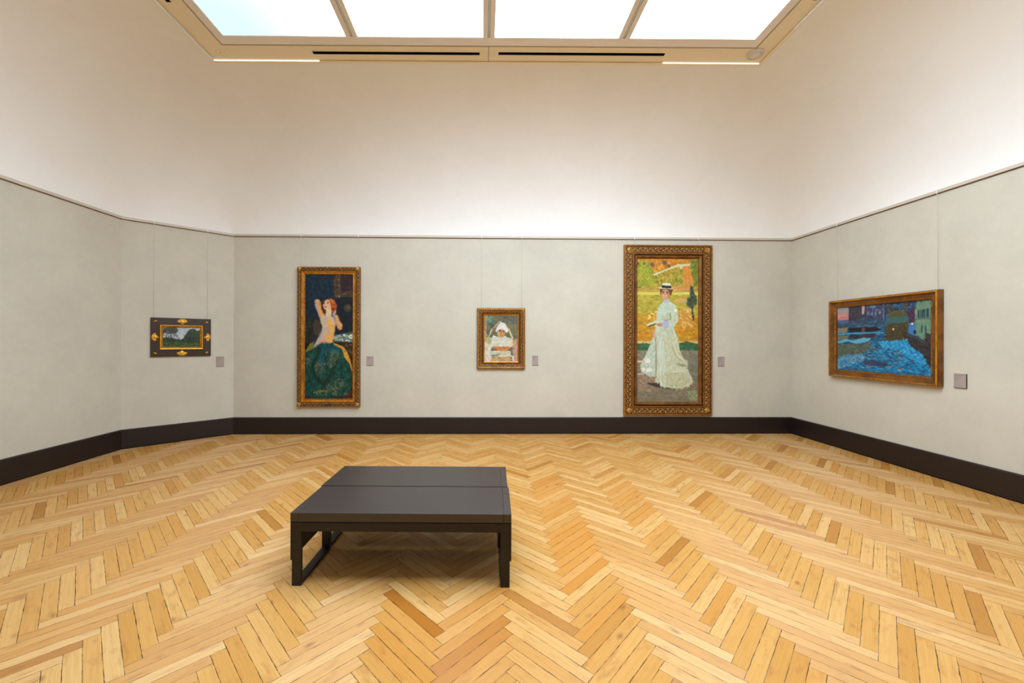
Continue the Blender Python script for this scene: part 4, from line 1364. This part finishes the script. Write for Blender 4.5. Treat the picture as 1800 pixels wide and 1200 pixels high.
# --- stormy harbour (right wall), leaning a little forward from the wall
ya, yb = 5.668, 4.275
z0, z1 = 1.008, 2.068
r_ = wall_painting((XR, (ya + yb) / 2), -math.pi / 2, ya - yb, z0, z1, 'wide painting of blue waves by a harbour, brown gilt frame, on the right wall')
hw, hh = (ya - yb) / 2, z1 - z0
b = MB()
frame_rings(b, -hw, hw, 0, hh, [(0, 0.004), (0, 0.055), (0.008, 0.068), (0.024, 0.070), (0.034, 0.062), (0.040, 0.052), (0.070, 0.044), (0.078, 0.040)], [0, 0, 1, 0, 0, 0, 0])
b.build('moulded_frame', ['brown_gold', 'gold_smooth'], r_)
b = MB()
frame_rings(b, -hw, hw, 0, hh, [(0.076, 0.038), (0.080, 0.045), (0.085, 0.045), (0.090, 0.038), (0.100, 0.034), (0.101, 0.014)], [0, 0, 0, 1, 1])
b.build('inner_moulding', ['gold_dark', 'brown_gold'], r_)
canvas_mesh(paint_sea(), -hw + 0.099, hw - 0.099, 0.062, hh - 0.062, -0.020, r_, 0.85)
b = MB(); b.box((-hw + 0.01, -0.014, 0.01), (hw - 0.01, -0.002, hh - 0.01)); b.build('backing_board', 'backing', r_)
b = MB(); b.box((-0.06, -0.056, 0.040), (0.06, -0.046, 0.062), 0, 0.002); b.build('name_plate', 'gold_dark', r_)
yc = (ya + yb) / 2
wires(r_, [yc - 5.565, yc - 4.315], hh, ZHOOK - z0)

# --- small landscape (diagonal wall at the left)
Bc, Ac = Vector((XL, 5.55)), Vector((-3.96, YB))
dr = (Ac - Bc).normalized()
dang = math.atan2(dr.y, dr.x)
DL = (Ac - Bc).length
sA, sB = 1.010, 0.305       # distances from the back corner
mid = Ac - dr * ((sA + sB) / 2)
z0, z1 = 1.250, 1.806
r_ = wall_painting((mid.x, mid.y), dang, sA - sB, z0, z1, 'small green landscape in a dark brown frame with gold shells, on the left angled wall')
hw, hh = (sA - sB) / 2, z1 - z0
b = MB()
frame_rings(b, -hw, hw, 0, hh, [(0, 0.004), (0, 0.026), (0.004, 0.032), (0.100, 0.034), (0.104, 0.028)], [0, 0, 0, 0])
b.build('flat_frame', 'walnut', r_)


def shell(cx, cz, ang, s_):
    b = MB()
    ca, sa = math.cos(ang), math.sin(ang)
    for q in range(-4, 5):
        t = q * 0.30
        lx, lz = 0.036 * math.sin(t) * 1.15, 0.034 * math.cos(t) - 0.012
        X = (lx * ca - lz * sa) * s_
        Z = (lx * sa + lz * ca) * s_
        b.dome((cx + X, -0.032, cz + Z), 0.010 * s_, 0.020 * s_, 0.010, ang - t, 0, 8)
    b.dome((cx, -0.032, cz), 0.034 * s_, 0.026 * s_, 0.012, ang, 0, 12)
    b.dome((cx + 0.022 * sa * s_, -0.032, cz - 0.022 * ca * s_), 0.012 * s_, 0.016 * s_, 0.010, ang, 0, 8)
    b.build('gilt_shell', 'gold_bright', r_)


shell(0.005, hh - 0.052, 0.0, 1.15)
shell(0.0, 0.050, math.pi, 1.15)
shell(-hw + 0.050, hh / 2, math.pi / 2, 1.1)
shell(hw - 0.048, hh / 2, -math.pi / 2, 1.1)
for sx in (-1, 1):
    for sz in (-1, 1):
        b = MB()
        b.dome((sx * (hw - 0.052), -0.033, hh / 2 + sz * (hh / 2 - 0.050)), 0.022, 0.010, 0.009, -sx * sz * 0.6, 0, 10)
        b.dome((sx * (hw - 0.052), -0.033, hh / 2 + sz * (hh / 2 - 0.050)), 0.009, 0.013, 0.011, -sx * sz * 0.6, 0, 8)
        b.build('gilt_leaf', 'gold_bright', r_)
b = MB()
frame_rings(b, -hw, hw, 0, hh, [(0.100, 0.028), (0.102, 0.044), (0.108, 0.048), (0.116, 0.046), (0.124, 0.034), (0.136, 0.026), (0.137, 0.012)], [0, 1, 1, 0, 0, 0])
beads(b, -hw, hw, 0, hh, 0.107, 0.046, 0.005, 0.018, 1)
b.build('inner_moulding', ['gold_smooth', 'gold_bright'], r_)
canvas_mesh(paint_land(), -hw + 0.136, hw - 0.136, 0.136, hh - 0.136, -0.018, r_)
b = MB(); b.box((-hw + 0.01, -0.012, 0.01), (hw - 0.01, -0.002, hh - 0.01)); b.build('backing_board', 'backing', r_)
wires(r_, [(sA + sB) / 2 - 0.975, (sA + sB) / 2 - 0.350], hh, ZHOOK - z0)


# ------------------------------------------------------------------ caption cards
def caption(loc, rz, w_, h_, label, th=0.006):
    t = empty('caption_card', loc, rz, label, 'label', 'caption cards beside the paintings')
    b = MB(); b.box((-w_ / 2, -th, 0), (w_ / 2, 0.0, h_), 0, 0.0008)
    b.build('plate', 'label_edge', t)
    b = MB(); b.box((-w_ / 2 + 0.001, -th - 0.0006, 0.004), (w_ / 2 - 0.001, -th + 0.001, h_ - 0.001))
    rr = random.Random(int(loc[0] * 100))
    rows = [(0.90, 0.85, 0.0045), (0.80, 0.55, 0.003), (0.70, 0.6, 0.003), (0.62, 0.4, 0.003), (0.50, 0.3, 0.003), (0.14, 0.7, 0.002)]
    for fz, fw, hh_ in rows:
        x = -w_ / 2 + 0.008
        xe = x + (w_ - 0.016) * fw
        while x < xe:
            l_ = min(rr.uniform(0.006, 0.018), xe - x)
            b.box((x, -th - 0.0010, fz * h_ - hh_ / 2), (x + l_, -th - 0.0004, fz * h_ + hh_ / 2), 1)
            x += l_ + 0.003
    b.build('card', ['label', 'ink'], t)


caption((-1.812, YB, 1.087), 0, 0.105, 0.150, 'small grey caption card just right of the tall seated woman painting')
caption((0.826, YB, 1.094), 0, 0.093, 0.159, 'small grey caption card just right of the nun painting')
caption((3.846, YB, 1.086), 0, 0.104, 0.157, 'small grey caption card just right of the lady in white painting')
caption((XR, 4.118, 1.014), -math.pi / 2, 0.110, 0.149, 'small grey caption card right of the harbour wave painting on the right wall', 0.014)
q = Ac - dr * 0.182
caption((q.x, q.y, 1.076), dang, 0.104, 0.157, 'small grey caption card right of the small landscape on the angled wall')
